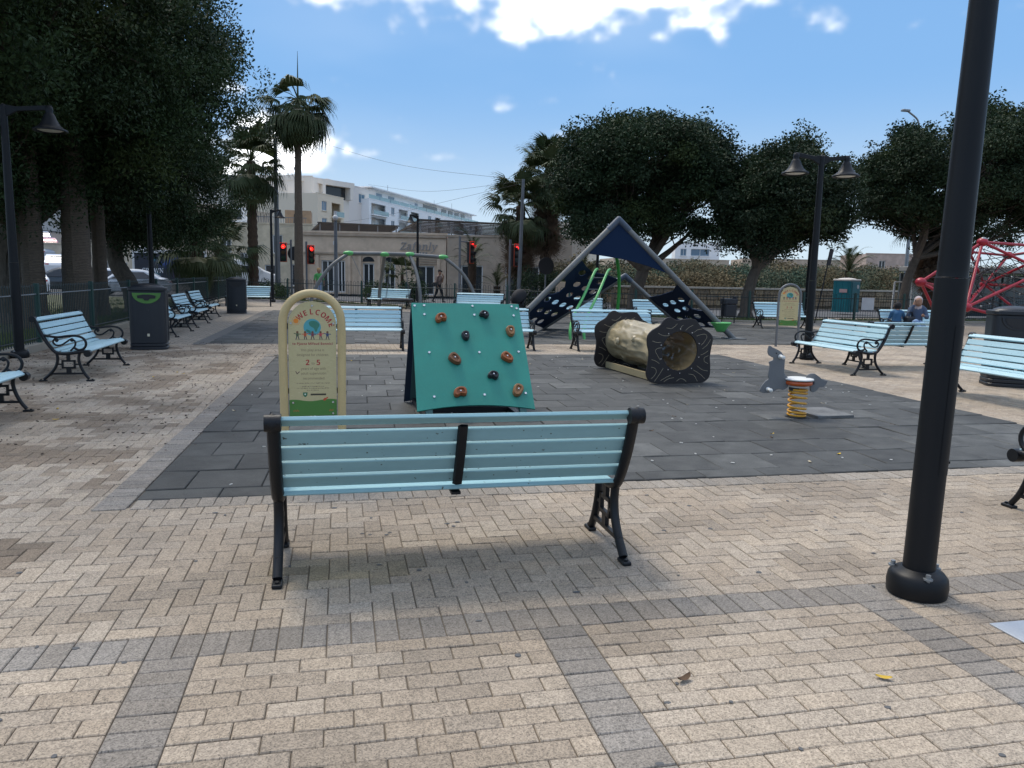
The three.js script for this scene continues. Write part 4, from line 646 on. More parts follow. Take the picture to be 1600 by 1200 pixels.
function trafficLight(label, x, d, turn, y, poleDx, hasArm) {
  const o = thing('traffic_light', label, 'traffic light', x, d, turn);
  mesh('pole', bar([poleDx, 0, -0.1], [poleDx, y + 0.75, -0.1], 0.06, 10), M.greyPole, o);
  if (hasArm) mesh('arm', bar([poleDx, y + 0.5, -0.1], [0, y + 0.5, -0.1], 0.04, 6), M.greyPole, o);
  mesh('housing', rbox(0.36, 1.05, 0.22, 0.03, 0, y, 0), M.black, o); mesh('border', [box(0.42, 0.03, 0.02, 0, y + 0.54, 0.08), box(0.42, 0.03, 0.02, 0, y - 0.54, 0.08), box(0.03, 1.11, 0.02, 0.2, y, 0.08), box(0.03, 1.11, 0.02, -0.2, y, 0.08)], mat(0.5, 0.07, 0.02), o);
  for (let i = 0; i < 3; i++) { const l = mesh('lens', cyl(0.12, 0.12, 0.03, 0, y + 0.33 - i * 0.33, 0.115, 14, H), i ? mat(i === 1 ? 0.09 : 0.02, 0.05, 0.02) : M.red, o); mesh('visor', at(new THREE.CylinderGeometry(0.14, 0.14, 0.16, 12, 1, true, -1.9, 3.8), 0, y + 0.33 - i * 0.33, 0.18, -H, 0, Math.PI), M.black, o); }
  const p = new THREE.PointLight(new THREE.Color(1, 0.08, 0.05), 0.25); p.position.set(0, y + 0.33, 0.22); p.castShadow = true; o.add(p);
}
trafficLight('red traffic light left of the tall palm trunk', -4.0, 44.3, 0.1, 2.6, 0.45, true);
trafficLight('red traffic light right of the tall palm trunk', -2.45, 44.0, 0.5, 2.5, -0.2, false);
trafficLight('red traffic light on a side arm over the small palm', 5.6, 35.4, 0.9, 2.65, -0.9, true);
trafficLight('red traffic light below the bare grey mast', 7.7, 34.6, 0.8, 2.55, -0.3, false);
const rs = (label, x, d, y, turn) => { const o = thing('road_sign', label, 'road sign', x, d, turn); mesh('post', bar([0, -0.1, 0], [0, y + 0.4, 0], 0.04, 8), M.greyPole, o); mesh('disc', cyl(0.42, 0.42, 0.03, 0, y, 0.05, 24, H), M.black, o); return o; };
rs('round dark back of a road sign beside the left traffic light', -3.35, 44.6, 2.55, 0); rs('round dark back of a road sign left of the climbing pyramid', 9.0, 33.5, 2.05, 0.2);
{ const o = thing('sign_pole', 'leaning thin dark pole with a narrow sign beside the double lamp post', 'pole', 16.9, 23.1, 0); mesh('pole', bar([0, 0, 0], [0.46, 2.75, 0], 0.022, 6), M.iron, o); mesh('sign_plate', box(0.16, 0.62, 0.03, 0.43, 2.5, 0.03, 0, 0, -0.17), M.black, o); }
// overhead wires
for (const [a, b, l] of [[[-3.5, 9.5, 45], [7.9, 6.15, 34.3], 'highest overhead wire crossing the sky to the mast'], [[-6, 5.4, 70], [7.9, 6.0, 34.3], 'lowest overhead wire in front of the white flats'], [[1.5, 8.4, 60], [7.95, 6.1, 34.3], 'middle overhead wire reaching the mast']]) { const m = [0, 1, 2].map(i => (a[i] + b[i]) / 2); m[1] -= 0.5; tag(mesh('overhead_wire', tube([a, m, b].map(([x, y, d]) => [x, y, -d]), 0.007, 24, 4), M.black), l, 'wire'); }
// ---------------------------------------------------------------- people
// bones: [ax, ay, az, ra, bx, by, bz, rb, colour]; joined by a smooth minimum and meshed as one figure
function figure(name, label, x, d, turn, bones, size, centre, parent, y = 0) {
  const n = 84, mc = new MarchingCubes(n, mat(1, 1, 1), false, false, 90000); mc.isolation = 0; mc.reset();
  const half = n / 2;
  const dist = (px, py, pz, b) => { const [ax, ay, az, ra, bx, by, bz, rb] = b, dx = bx - ax, dy = by - ay, dz = bz - az, t = clamp(((px - ax) * dx + (py - ay) * dy + (pz - az) * dz) / (dx * dx + dy * dy + dz * dz + 1e-9), 0, 1); return Math.hypot(px - ax - dx * t, py - ay - dy * t, pz - az - dz * t) - lerp(ra, rb, t); };
  for (let k = 0; k < n; k++) for (let j = 0; j < n; j++) for (let i = 0; i < n; i++) {
    const px = centre[0] + (i - half) / half * size, py = centre[1] + (j - half) / half * size, pz = centre[2] + (k - half) / half * size; let s = 9; const K = 0.022;
    for (const b of bones) { const q = dist(px, py, pz, b), h = clamp(0.5 + 0.5 * (s - q) / K, 0, 1); s = lerp(s, q, h) - K * h * (1 - h); }
    mc.field[i + j * n + k * n * n] = -s;
  }
  mc.update(); const c = mc.count, pos = new Float32Array(c * 3), nor = new Float32Array(c * 3), col = new Float32Array(c * 3);
  for (let v = 0; v < c; v++) {
    const q = [0, 1, 2].map(a => centre[a] + mc.positionArray[v * 3 + a] * size); pos.set(q, v * 3);
    const l = Math.hypot(mc.normalArray[v * 3], mc.normalArray[v * 3 + 1], mc.normalArray[v * 3 + 2]) || 1; for (let a = 0; a < 3; a++) nor[v * 3 + a] = mc.normalArray[v * 3 + a] / l;
    let best = 9, cc; for (const b of bones) { const e = dist(...q, b); if (e < best) { best = e; cc = b[8]; } } col.set(cc, v * 3);
  }
  const g = new THREE.BufferGeometry(); g.setAttribute('position', new THREE.BufferAttribute(pos, 3)); g.setAttribute('normal', new THREE.BufferAttribute(nor, 3)); g.setAttribute('color', new THREE.BufferAttribute(col, 3)); g.setAttribute('uv', new THREE.BufferAttribute(new Float32Array(c * 2), 2));
  const o = thing('person', label, 'person', x, d, turn, undefined, y); mesh('body', g, new THREE.MeshStandardMaterial({ vertexColors: true, roughness: 0.85 }), o, true); return o;
}
const skin = [0.30, 0.165, 0.105], denim = [0.05, 0.075, 0.125], jean = [0.20, 0.30, 0.46], scarf = [0.44, 0.36, 0.355], hairD = [0.012, 0.011, 0.012], blueT = [0.03, 0.10, 0.20], shoe = [0.03, 0.03, 0.03];
const hand = (x, y, z, dx, dy, dz, c) => { const f = []; for (let i = 0; i < 4; i++) { const o = (i - 1.5) * 0.018; f.push([x + o * 0.5, y + o, z, 0.01, x + dx * (0.9 + 0.1 * (i % 2)) + o * 0.6, y + dy + o, z + dz, 0.008, c]); } f.push([x, y, z, 0.011, x + dx * 0.4 + 0.03, y + dy * 0.5 + 0.02, z + dz * 0.4 + 0.02, 0.009, c]); return f; };
{ // woman on the bench, legs crossed towards the child, phone to her ear
  const o = figure('person', 'seated person in a pale headscarf and denim jacket talking on a phone', 14.32, 14.75, -0.55, [
    [0, 0.48, 0.02, 0.15, 0, 0.56, 0.0, 0.14, jean], [0, 0.56, 0, 0.14, 0, 0.82, -0.05, 0.15, denim], [-0.1, 0.9, -0.05, 0.09, 0.1, 0.9, -0.05, 0.09, denim],
    [0, 0.92, -0.01, 0.095, 0, 0.99, 0.0, 0.085, scarf], [0, 1.08, 0.0, 0.10, 0, 1.13, -0.02, 0.105, scarf], [0, 1.04, 0.062, 0.08, 0, 1.11, 0.066, 0.078, skin], [0, 1.075, 0.125, 0.012, 0, 1.06, 0.13, 0.014, skin],
    [0.09, 0.48, 0.05, 0.085, 0.1, 0.50, 0.42, 0.07, jean], [0.1, 0.50, 0.42, 0.065, 0.12, 0.12, 0.46, 0.045, jean], [0.12, 0.06, 0.46, 0.045, 0.12, 0.04, 0.58, 0.035, shoe],
    [-0.09, 0.48, 0.05, 0.085, -0.08, 0.56, 0.42, 0.07, jean], [-0.08, 0.56, 0.42, 0.062, 0.06, 0.3, 0.52, 0.045, jean], [0.06, 0.26, 0.53, 0.042, 0.1, 0.22, 0.62, 0.032, shoe],
    [-0.17, 0.88, -0.04, 0.06, -0.24, 0.68, 0.08, 0.05, denim], [-0.24, 0.68, 0.08, 0.05, -0.12, 0.97, 0.1, 0.036, denim], [-0.12, 0.97, 0.1, 0.03, -0.1, 1.05, 0.08, 0.03, skin], ...hand(-0.1, 1.05, 0.08, 0.02, 0.07, 0.01, skin),
    [0.17, 0.88, -0.04, 0.06, 0.22, 0.68, 0.1, 0.05, denim], [0.22, 0.68, 0.1, 0.05, 0.1, 0.72, 0.36, 0.036, denim], [0.1, 0.72, 0.36, 0.03, 0.06, 0.74, 0.44, 0.03, skin], ...hand(0.06, 0.74, 0.44, -0.02, 0.01, 0.07, skin)], 0.72, [0, 0.62, 0.15]);
  const ph = mesh('phone', rbox(0.012, 0.14, 0.07, 0.004, -0.09, 1.07, 0.07, 0.3), M.black, o); scene.updateMatrixWorld(true); scene.attach(ph); tag(ph, 'dark phone held at the ear of the seated person in the headscarf', 'phone');
}
{ // child seen from behind
  figure('person', 'seated dark-haired child in a blue top turned towards the seated adult', 13.78, 14.85, 2.6, [
    [0, 0.47, 0, 0.12, 0, 0.55, 0, 0.115, [0.03, 0.04, 0.07]], [0, 0.55, 0, 0.115, 0, 0.74, 0, 0.115, blueT], [-0.08, 0.79, 0, 0.065, 0.08, 0.79, 0, 0.065, blueT], [0, 0.82, 0, 0.045, 0, 0.87, 0.01, 0.042, skin], [0, 0.95, 0.02, 0.085, 0, 0.98, 0.01, 0.09, hairD], [0, 0.92, 0.05, 0.06, 0, 0.96, 0.06, 0.055, skin], [0.09, 0.94, 0.02, 0.012, 0.09, 0.96, 0.02, 0.012, skin],
    [0.07, 0.47, 0.02, 0.065, 0.08, 0.48, 0.28, 0.052, [0.03, 0.04, 0.07]], [0.08, 0.48, 0.28, 0.05, 0.09, 0.2, 0.3, 0.038, [0.03, 0.04, 0.07]], [0.09, 0.15, 0.3, 0.035, 0.09, 0.14, 0.4, 0.03, shoe], [-0.07, 0.47, 0.02, 0.065, -0.08, 0.48, 0.28, 0.052, [0.03, 0.04, 0.07]], [-0.08, 0.48, 0.28, 0.05, -0.09, 0.2, 0.3, 0.038, [0.03, 0.04, 0.07]], [-0.09, 0.15, 0.3, 0.035, -0.09, 0.14, 0.4, 0.03, shoe],
    [-0.13, 0.78, 0, 0.045, -0.19, 0.62, 0.08, 0.038, blueT], [-0.19, 0.62, 0.08, 0.036, -0.12, 0.68, 0.25, 0.026, skin], ...hand(-0.12, 0.68, 0.25, 0.02, 0.01, 0.05, skin), [0.13, 0.78, 0, 0.045, 0.18, 0.6, 0.06, 0.038, blueT], [0.18, 0.6, 0.06, 0.036, 0.12, 0.52, 0.2, 0.026, skin], ...hand(0.12, 0.52, 0.2, 0, -0.01, 0.05, skin)], 0.62, [0, 0.56, 0.1]);
}
{ const b = thing('handbag', 'black bag on the bench between the two seated people', 'bag', 14.05, 14.7, 0.2, undefined, 0.43); mesh('bag_body', [rbox(0.3, 0.26, 0.18, 0.05, 0, 0.13, 0, 0, 0, 0, 2)], M.black, b); mesh('strap', tube([[-0.12, 0.24, 0], [-0.08, 0.36, 0], [0.08, 0.36, 0], [0.12, 0.24, 0]], 0.012, 14, 6), M.black, b); }
{ // walker beyond the fence, hand raised to the face
  const top = [0.20, 0.14, 0.115], tr = [0.014, 0.014, 0.017];
  const o = figure('person', 'walking person in a brown top, dark trousers and cap beyond the fence', 4.5, 39.2, 0.9, [
    [0, 0.92, 0, 0.15, 0, 1.0, 0, 0.14, tr], [0, 1.0, 0, 0.145, 0, 1.28, 0.02, 0.15, top], [-0.12, 1.4, 0.02, 0.08, 0.12, 1.4, 0.02, 0.08, top], [0, 1.46, 0.03, 0.055, 0, 1.52, 0.05, 0.052, skin], [0, 1.6, 0.07, 0.085, 0, 1.66, 0.06, 0.092, skin], [0, 1.61, 0.15, 0.014, 0, 1.595, 0.16, 0.016, skin], [0, 1.7, 0.05, 0.098, 0, 1.715, 0.04, 0.09, hairD], [0, 1.69, 0.1, 0.06, 0, 1.685, 0.2, 0.03, hairD], [0.09, 1.62, 0.05, 0.014, 0.09, 1.65, 0.05, 0.014, skin], [-0.09, 1.62, 0.05, 0.014, -0.09, 1.65, 0.05, 0.014, skin],
    [0.08, 0.9, 0, 0.095, 0.1, 0.5, 0.16, 0.065, tr], [0.1, 0.5, 0.16, 0.062, 0.1, 0.1, 0.22, 0.045, tr], [0.1, 0.05, 0.2, 0.045, 0.1, 0.035, 0.36, 0.035, shoe], [-0.08, 0.9, 0, 0.095, -0.1, 0.5, -0.1, 0.065, tr], [-0.1, 0.5, -0.1, 0.062, -0.1, 0.12, -0.3, 0.045, tr], [-0.1, 0.07, -0.32, 0.045, -0.1, 0.035, -0.2, 0.035, shoe],
    [0.19, 1.38, 0.02, 0.06, 0.26, 1.12, 0.06, 0.048, top], [0.26, 1.12, 0.06, 0.046, 0.16, 1.42, 0.2, 0.034, skin], [0.16, 1.42, 0.2, 0.03, 0.1, 1.5, 0.18, 0.03, skin], ...hand(0.1, 1.5, 0.18, -0.04, 0.05, 0.01, skin), [-0.19, 1.38, 0.02, 0.06, -0.27, 1.1, -0.02, 0.048, top], [-0.27, 1.1, -0.02, 0.046, -0.24, 0.86, 0.1, 0.034, skin], ...hand(-0.24, 0.84, 0.11, 0.01, -0.07, 0.02, skin)], 0.95, [0, 0.88, 0]);
  const bag = new THREE.Group(); bag.name = 'shoulder_bag'; o.add(bag); mesh('bag_body', [rbox(0.12, 0.24, 0.3, 0.03, -0.26, 0.98, -0.06)], M.black, bag); mesh('strap', tube([[-0.24, 1.1, -0.05], [-0.12, 1.38, -0.13], [0.08, 1.48, -0.05], [0.1, 1.4, 0.09], [-0.1, 1.2, 0.19], [-0.26, 1.08, 0.05]], 0.012, 20, 5), M.black, bag); scene.updateMatrixWorld(true); scene.attach(bag); tag(bag, 'dark shoulder bag carried by the walking person in the cap', 'bag');
}
figure('person', 'fair-haired person in a green top standing beyond the far left fence', -1.9, 40.5, 0.3, [[0, 0.92, 0, 0.14, 0, 1.0, 0, 0.14, jean], [0, 1.0, 0, 0.14, 0, 1.28, 0, 0.15, [0.06, 0.3, 0.08]], [-0.12, 1.36, 0, 0.08, 0.12, 1.36, 0, 0.08, [0.06, 0.3, 0.08]], [0, 1.42, 0, 0.05, 0, 1.48, 0.01, 0.05, skin], [0, 1.55, 0.03, 0.085, 0, 1.6, 0.02, 0.09, skin], [0, 1.58, -0.03, 0.1, 0, 1.66, 0, 0.1, [0.45, 0.28, 0.13]], [0, 1.56, 0.115, 0.013, 0, 1.545, 0.12, 0.015, skin], [0.08, 0.9, 0, 0.09, 0.09, 0.5, 0, 0.065, jean], [0.09, 0.5, 0, 0.06, 0.09, 0.1, 0, 0.045, jean], [0.09, 0.05, 0, 0.045, 0.09, 0.035, 0.14, 0.035, shoe], [-0.08, 0.9, 0, 0.09, -0.09, 0.5, 0, 0.065, jean], [-0.09, 0.5, 0, 0.06, -0.09, 0.1, 0, 0.045, jean], [-0.09, 0.05, 0, 0.045, -0.09, 0.035, 0.14, 0.035, shoe], [0.19, 1.34, 0, 0.055, 0.25, 1.08, 0.02, 0.045, [0.06, 0.3, 0.08]], [0.25, 1.08, 0.02, 0.042, 0.24, 0.84, 0.08, 0.034, skin], ...hand(0.24, 0.82, 0.09, 0, -0.07, 0.02, skin), [-0.19, 1.34, 0, 0.055, -0.25, 1.08, 0.02, 0.045, [0.06, 0.3, 0.08]], [-0.25, 1.08, 0.02, 0.042, -0.24, 0.84, 0.08, 0.034, skin], ...hand(-0.24, 0.82, 0.09, 0, -0.07, 0.02, skin)], 0.92, [0, 0.86, 0]);
{ // pushchair
  const o = thing('pushchair', 'black pushchair parked at the end of the far bench', 'pushchair', 5.75, 25.4, -0.9);
  const hs = new THREE.SphereGeometry(0.36, 16, 10, 0, 6.283, 0, 1.5); mesh('hood', at(hs.scale(0.75, 1, 1.1), 0, 0.68, -0.12, 0.7), mat(0.012, 0.012, 0.014, { side: THREE.DoubleSide }), o); mesh('seat', [rbox(0.4, 0.1, 0.5, 0.03, 0, 0.45, 0.05), rbox(0.4, 0.5, 0.08, 0.03, 0, 0.68, -0.22, -0.4)], M.black, o);
  mesh('chassis', [bar([-0.24, 0.15, 0.35], [-0.24, 1.02, -0.48], 0.014), bar([0.24, 0.15, 0.35], [0.24, 1.02, -0.48], 0.014), bar([-0.24, 0.15, -0.3], [-0.24, 0.5, 0.05], 0.014), bar([0.24, 0.15, -0.3], [0.24, 0.5, 0.05], 0.014), bar([-0.24, 1.02, -0.48], [0.24, 1.02, -0.48], 0.018)], M.iron, o);
  for (const [x, z] of [[-0.26, 0.35], [0.26, 0.35], [-0.28, -0.32], [0.28, -0.32]]) mesh('wheel', at(new THREE.TorusGeometry(0.11, 0.025, 8, 18), x, 0.135, z, 0, H), M.black, o);
}
// ---------------------------------------------------------------- trees
const barkT = tex(512, 1.2, (u, v) => { const c = fbm(u * 10, v * 4, 0, 5, 0), k = fbm(u * 40, v * 12, 3, 3); const s = 0.7 + 0.5 * (c - 0.5) + 0.4 * (k - 0.5); return [s, s * 0.97, s * 0.93]; });
const ringT = tex(512, 1.6, (u, v) => { const w = v * 42 + 1.6 * fbm(u * 6, v * 6, 0, 3), f = w - Math.floor(w); const s = (f < 0.25 ? 0.5 : 0.82) + 0.35 * (fbm(u * 50, v * 60, 1, 3) - 0.5); return [s, s * 0.96, s * 0.9]; });
M.bark = mat(0.15, 0.125, 0.1, { map: barkT, bumpMap: barkT, bumpScale: 0.03, roughness: 0.95 });
M.palmBark = mat(0.165, 0.13, 0.10, { map: ringT, bumpMap: ringT, bumpScale: 0.03, roughness: 0.95 });
M.palmRough = mat(0.10, 0.065, 0.042, { map: barkT, bumpMap: barkT, bumpScale: 0.05, roughness: 1 });
const leafMat = (r, g, b) => new THREE.MeshPhysicalMaterial({ color: LIN(r, g, b), roughness: 0.6, specularIntensity: 0.35, transmission: 0.2, thickness: 0, side: THREE.DoubleSide });
function leafCluster(n, rad, len) {
  const v = [];
  for (let i = 0; i < n; i++) {
    const c = V3(rr(-1, 1), rr(-1, 1), rr(-1, 1)); if (c.length() > 1) c.normalize(); c.multiplyScalar(rad);
    const dir = V3(rr(-1, 1), rr(-1.1, 0.5), rr(-1, 1)).normalize(), side = V3(rr(-1, 1), rr(-0.4, 0.4), rr(-1, 1)).cross(dir).normalize(), up = dir.clone().cross(side), l = len * rr(0.7, 1.25), w = l * 0.24;
    const a = c, b = c.clone().addScaledVector(dir, l), m1 = c.clone().addScaledVector(dir, l * 0.45).addScaledVector(side, w).addScaledVector(up, l * 0.07), m2 = c.clone().addScaledVector(dir, l * 0.45).addScaledVector(side, -w).addScaledVector(up, l * 0.07);
    for (const p of [a, m1, b, a, b, m2]) v.push(p.x, p.y, p.z);
  }
  const g = new THREE.BufferGeometry(); g.setAttribute('position', new THREE.BufferAttribute(new Float32Array(v), 3)); g.computeVertexNormals(); g.setAttribute('uv', new THREE.BufferAttribute(new Float32Array(v.length / 3 * 2), 2)); return g;
}
const leafNear = leafCluster(20, 0.2, 0.105), leafFar = leafCluster(18, 0.24, 0.14), leafSmall = leafCluster(16, 0.3, 0.16);
const limb = (pts, r0, r1, n = 10, m = 8) => { const c = new THREE.CatmullRomCurve3(pts.map(p => V3(...p))), g = new THREE.TubeGeometry(c, n, 1, m), p = g.attributes.position; for (let i = 0; i <= n; i++) { const o = c.getPointAt(i / n), r = lerp(r0, r1, i / n); for (let j = 0; j <= m; j++) { const k = i * (m + 1) + j, b = r * (1 + 0.16 * (vnoise(i * 0.7, j * 1.3, r0 * 40) - 0.5)); p.setXYZ(k, o.x + (p.getX(k) - o.x) * b, o.y + (p.getY(k) - o.y) * b, o.z + (p.getZ(k) - o.z) * b); } } g.computeVertexNormals(); return g; };
// lobes: [x, y, d, rx, ry, rd]; a crown of leaf clumps on branches, with gaps between them
function makeTree(label, x, d, { trunk, lobes, clumps, per, clumpR, leaf, col, shell = 0.6, open = 0.5, trunkR = 0.3, branchR = 0.035, limbs = 6 }) {
  const o = thing('ficus_tree', label, 'tree', x, d, 0); const loc = (X, Y, D) => [X - x, Y, -(D - d)];
  const tp = trunk.map(p => loc(...p)), topP = tp[tp.length - 1];
  mesh('trunk', [limb(tp, trunkR, trunkR * 0.72, 14, 12), limb([[tp[0][0], 0.25, tp[0][2]], [tp[0][0] + 0.02, -0.15, tp[0][2]]], trunkR * 0.98, trunkR * 1.7, 4, 12)], M.bark, o);
  const C = [], vol = lobes.map(l => l[3] * l[4] * l[5]), tot = vol.reduce((a, b) => a + b);
  while (C.length < clumps) {
    let q = rnd() * tot, k = 0; while (q > vol[k]) q -= vol[k++]; const l = lobes[k], v = V3(rr(-1, 1), rr(-1, 1), rr(-1, 1)); if (v.length() > 1) continue; const r = lerp(shell, 1, Math.sqrt(rnd())); v.normalize().multiplyScalar(r);
    if (v.y < -0.3 && Math.hypot(v.x, v.z) < open) continue;
    C.push(loc(l[0] + v.x * l[3], l[1] + v.y * l[4], l[2] + v.z * l[5]));
  }
  const L = []; for (let i = 0; i < limbs; i++) { const a = i / limbs * 6.283 + rr(-0.3, 0.3), l = lobes[i % lobes.length], e = loc(l[0] + Math.cos(a) * l[3] * 0.45, l[1] + rr(-0.1, 0.35) * l[4], l[2] + Math.sin(a) * l[5] * 0.45); L.push(e); const m = [0, 1, 2].map(j => lerp(topP[j], e[j], 0.45) + rr(-0.2, 0.2)); mesh('limb', limb([topP, m, e], trunkR * 0.55, trunkR * 0.16, 8, 7), M.bark, o); }
  const br = C.map(c => { const e = L.reduce((p, q) => Math.hypot(q[0] - c[0], q[1] - c[1], q[2] - c[2]) < Math.hypot(p[0] - c[0], p[1] - c[1], p[2] - c[2]) ? q : p), t = rr(0.3, 0.9), s = [0, 1, 2].map(j => lerp(topP[j], e[j], t)); const m = [0, 1, 2].map(j => lerp(s[j], c[j], 0.5) + rr(-0.25, 0.25)); return limb([s, m, c], branchR, branchR * 0.3, 6, 4); });
  stuff(mesh('branches', br, M.bark, o));
  const N = clumps * per, im = new THREE.InstancedMesh(leaf, leafMat(...col), N), m4 = new THREE.Matrix4(), e = new THREE.Euler(), q = new THREE.Quaternion(), cc = new THREE.Color(); let k = 0;
  const gs = () => (rnd() + rnd() + rnd() - 1.5) / 0.75;
  for (const c of C) { const R = clumpR * rr(0.65, 1.25), tone = rr(0.75, 1.3), yl = rnd() < 0.12 ? 1.5 : 1; for (let i = 0; i < per; i++) { const s = rr(0.75, 1.3); m4.compose(V3(c[0] + gs() * R * 0.8, c[1] + gs() * R * 0.6 + 0.1, c[2] + gs() * R * 0.8), q.setFromEuler(e.set(rr(-0.6, 0.6), rr(0, 6.28), rr(-0.6, 0.6))), V3(s, s, s)); im.setMatrixAt(k, m4); const t = tone * rr(0.8, 1.2); im.setColorAt(k++, cc.setRGB(t * yl, t * (yl > 1 ? 1.25 : 1), t * 0.95)); } }
  im.name = 'crown'; im.castShadow = im.receiveShadow = true; o.add(stuff(im)); return o;
}
makeTree('huge dark ficus tree filling the upper left, forked trunk behind the fence', -9.4, 20.6, { trunk: [[-9.4, -0.1, 20.6], [-9.45, 0.9, 20.6], [-9.5, 1.6, 20.6], [-9.2, 2.6, 20.4]], lobes: [[-9.3, 7.4, 19.5, 5.6, 4.5, 7.5], [-8.2, 6.5, 13.5, 3.4, 2.1, 3.8], [-6.8, 6.3, 20, 3.3, 2.5, 4.5], [-9.5, 4.3, 18, 3.6, 1.6, 4], [-6.6, 8.3, 8.5, 4.0, 1.7, 5], [-6.5, 4.5, 18.8, 2.2, 1.3, 2.6], [-8.3, 4.0, 15.5, 2.4, 1.0, 2.0]], clumps: 445, per: 62, clumpR: 0.85, leaf: leafNear, col: [0.032, 0.056, 0.02], shell: 0.55, open: 0.25, trunkR: 0.62, branchR: 0.04, limbs: 9 });
makeTree('low dark ficus with a bent trunk behind the green hooded bin', -8.1, 25.4, { trunk: [[-7.6, -0.1, 25.4], [-7.75, 0.9, 25.4], [-8.2, 1.7, 25.6], [-8.3, 2.6, 26]], lobes: [[-7.3, 4.3, 27.5, 2.6, 2.0, 3.2], [-7.9, 3.6, 25.5, 1.9, 1.5, 2.2]], clumps: 90, per: 60, clumpR: 0.7, leaf: leafNear, col: [0.03, 0.052, 0.02], open: 0.2, trunkR: 0.32, limbs: 5 });
makeTree('broad round-topped ficus behind the climbing pyramid', 11.9, 28.6, { trunk: [[11.7, -0.1, 28.6], [11.75, 0.9, 28.6], [11.9, 1.5, 28.5], [12.0, 1.9, 28.4]], lobes: [[11.7, 5.85, 28.2, 3.4, 2.1, 3.5], [10.0, 4.9, 28.0, 1.8, 1.6, 2.4], [13.3, 4.9, 28, 1.8, 1.5, 2.4], [13.1, 3.5, 27.6, 1.5, 0.8, 1.5], [10.0, 3.7, 27.7, 1.5, 1.0, 1.6]], clumps: 205, per: 48, clumpR: 0.6, leaf: leafFar, col: [0.026, 0.046, 0.02], shell: 0.74, open: 0.86, trunkR: 0.34, branchR: 0.03, limbs: 9 });
makeTree('dark ficus with a forked grey trunk between the pyramid and double lamp', 15.3, 25.2, { trunk: [[15.15, -0.1, 25.2], [15.2, 0.9, 25.2], [15.35, 1.6, 25.2], [15.5, 2.0, 25.2]], lobes: [[16.5, 4.7, 25.2, 2.3, 1.7, 2.5], [15.0, 4.1, 25.0, 1.2, 1.1, 1.6], [17.4, 6.1, 25.4, 0.6, 0.9, 0.6], [17.5, 3.4, 25.0, 1.2, 0.8, 1.4], [15.2, 3.3, 25.0, 1.2, 0.7, 1.3]], clumps: 120, per: 60, clumpR: 0.6, leaf: leafFar, col: [0.025, 0.043, 0.019], shell: 0.62, open: 0.55, trunkR: 0.27, branchR: 0.03, limbs: 7 });
makeTree('large dark ficus at the right behind the red climber', 23.7, 26.6, { trunk: [[23.7, -0.1, 26.6], [23.65, 1.2, 26.6], [23.8, 2.0, 26.6], [24.0, 2.7, 26.5]], lobes: [[26.0, 6.2, 26.2, 4.5, 2.3, 4.2], [23.2, 5.0, 26.0, 1.8, 1.5, 2.4], [28.6, 7.2, 26, 3.2, 2.2, 3.2], [28.5, 4.5, 26, 3.2, 1.4, 3], [24.6, 3.9, 25.6, 1.8, 0.9, 1.8]], clumps: 210, per: 52, clumpR: 0.72, leaf: leafFar, col: [0.026, 0.045, 0.019], shell: 0.65, open: 0.6, trunkR: 0.23, branchR: 0.03, limbs: 9 });

// ---------------------------------------------------------------- palms
function fanFrond(droop, dead) {
  const v = [], tri = (...p) => p.forEach(q => v.push(...q)), L = dead ? 0.5 : 0.85;
  const P = t => [0, -droop * t * t * 0.35, L * t];
  for (let i = 0; i < 3; i++) { const a = P(i / 3), b = P((i + 1) / 3), w = 0.022; tri([a[0] - w, a[1], a[2]], [a[0] + w, a[1], a[2]], [b[0] + w, b[1], b[2]], [a[0] - w, a[1], a[2]], [b[0] + w, b[1], b[2]], [b[0] - w, b[1], b[2]]); tri([a[0], a[1] - w, a[2]], [a[0], a[1] + w, a[2]], [b[0], b[1] + w, b[2]]); }
  const e = P(1), n = 24;
  for (let i = 0; i < n; i++) {
    const q = (i / (n - 1) - 0.5) * 2.9, l = (0.95 - 0.18 * Math.abs(q)) * rr(0.9, 1.08) * (dead ? 0.75 : 1), w = 0.042, c = Math.cos(q), s = Math.sin(q), fold = 0.12 * Math.cos(q * 6);
    const m = [e[0] + s * l * 0.55, e[1] + 0.02 + fold * 0.3 - droop * 0.10, e[2] + c * l * 0.55], t = [e[0] + s * l * 0.86, m[1] - 0.16 * l - droop * 0.30, e[2] + c * l * 0.86], t2 = [e[0] + s * l * 0.92, t[1] - 0.2 * l - droop * 0.12, e[2] + c * l * 0.92];
    tri(e, [m[0] + c * w, m[1], m[2] - s * w], [m[0] - c * w, m[1], m[2] + s * w]); tri([m[0] + c * w, m[1], m[2] - s * w], t, [m[0] - c * w, m[1], m[2] + s * w]); tri([t[0] + c * 0.012, t[1], t[2] - s * 0.012], t2, [t[0] - c * 0.012, t[1], t[2] + s * 0.012]);
  }
  const g = new THREE.BufferGeometry(); g.setAttribute('position', new THREE.BufferAttribute(new Float32Array(v), 3)); g.computeVertexNormals(); g.setAttribute('uv', new THREE.BufferAttribute(new Float32Array(v.length / 3 * 2), 2)); return g;
}
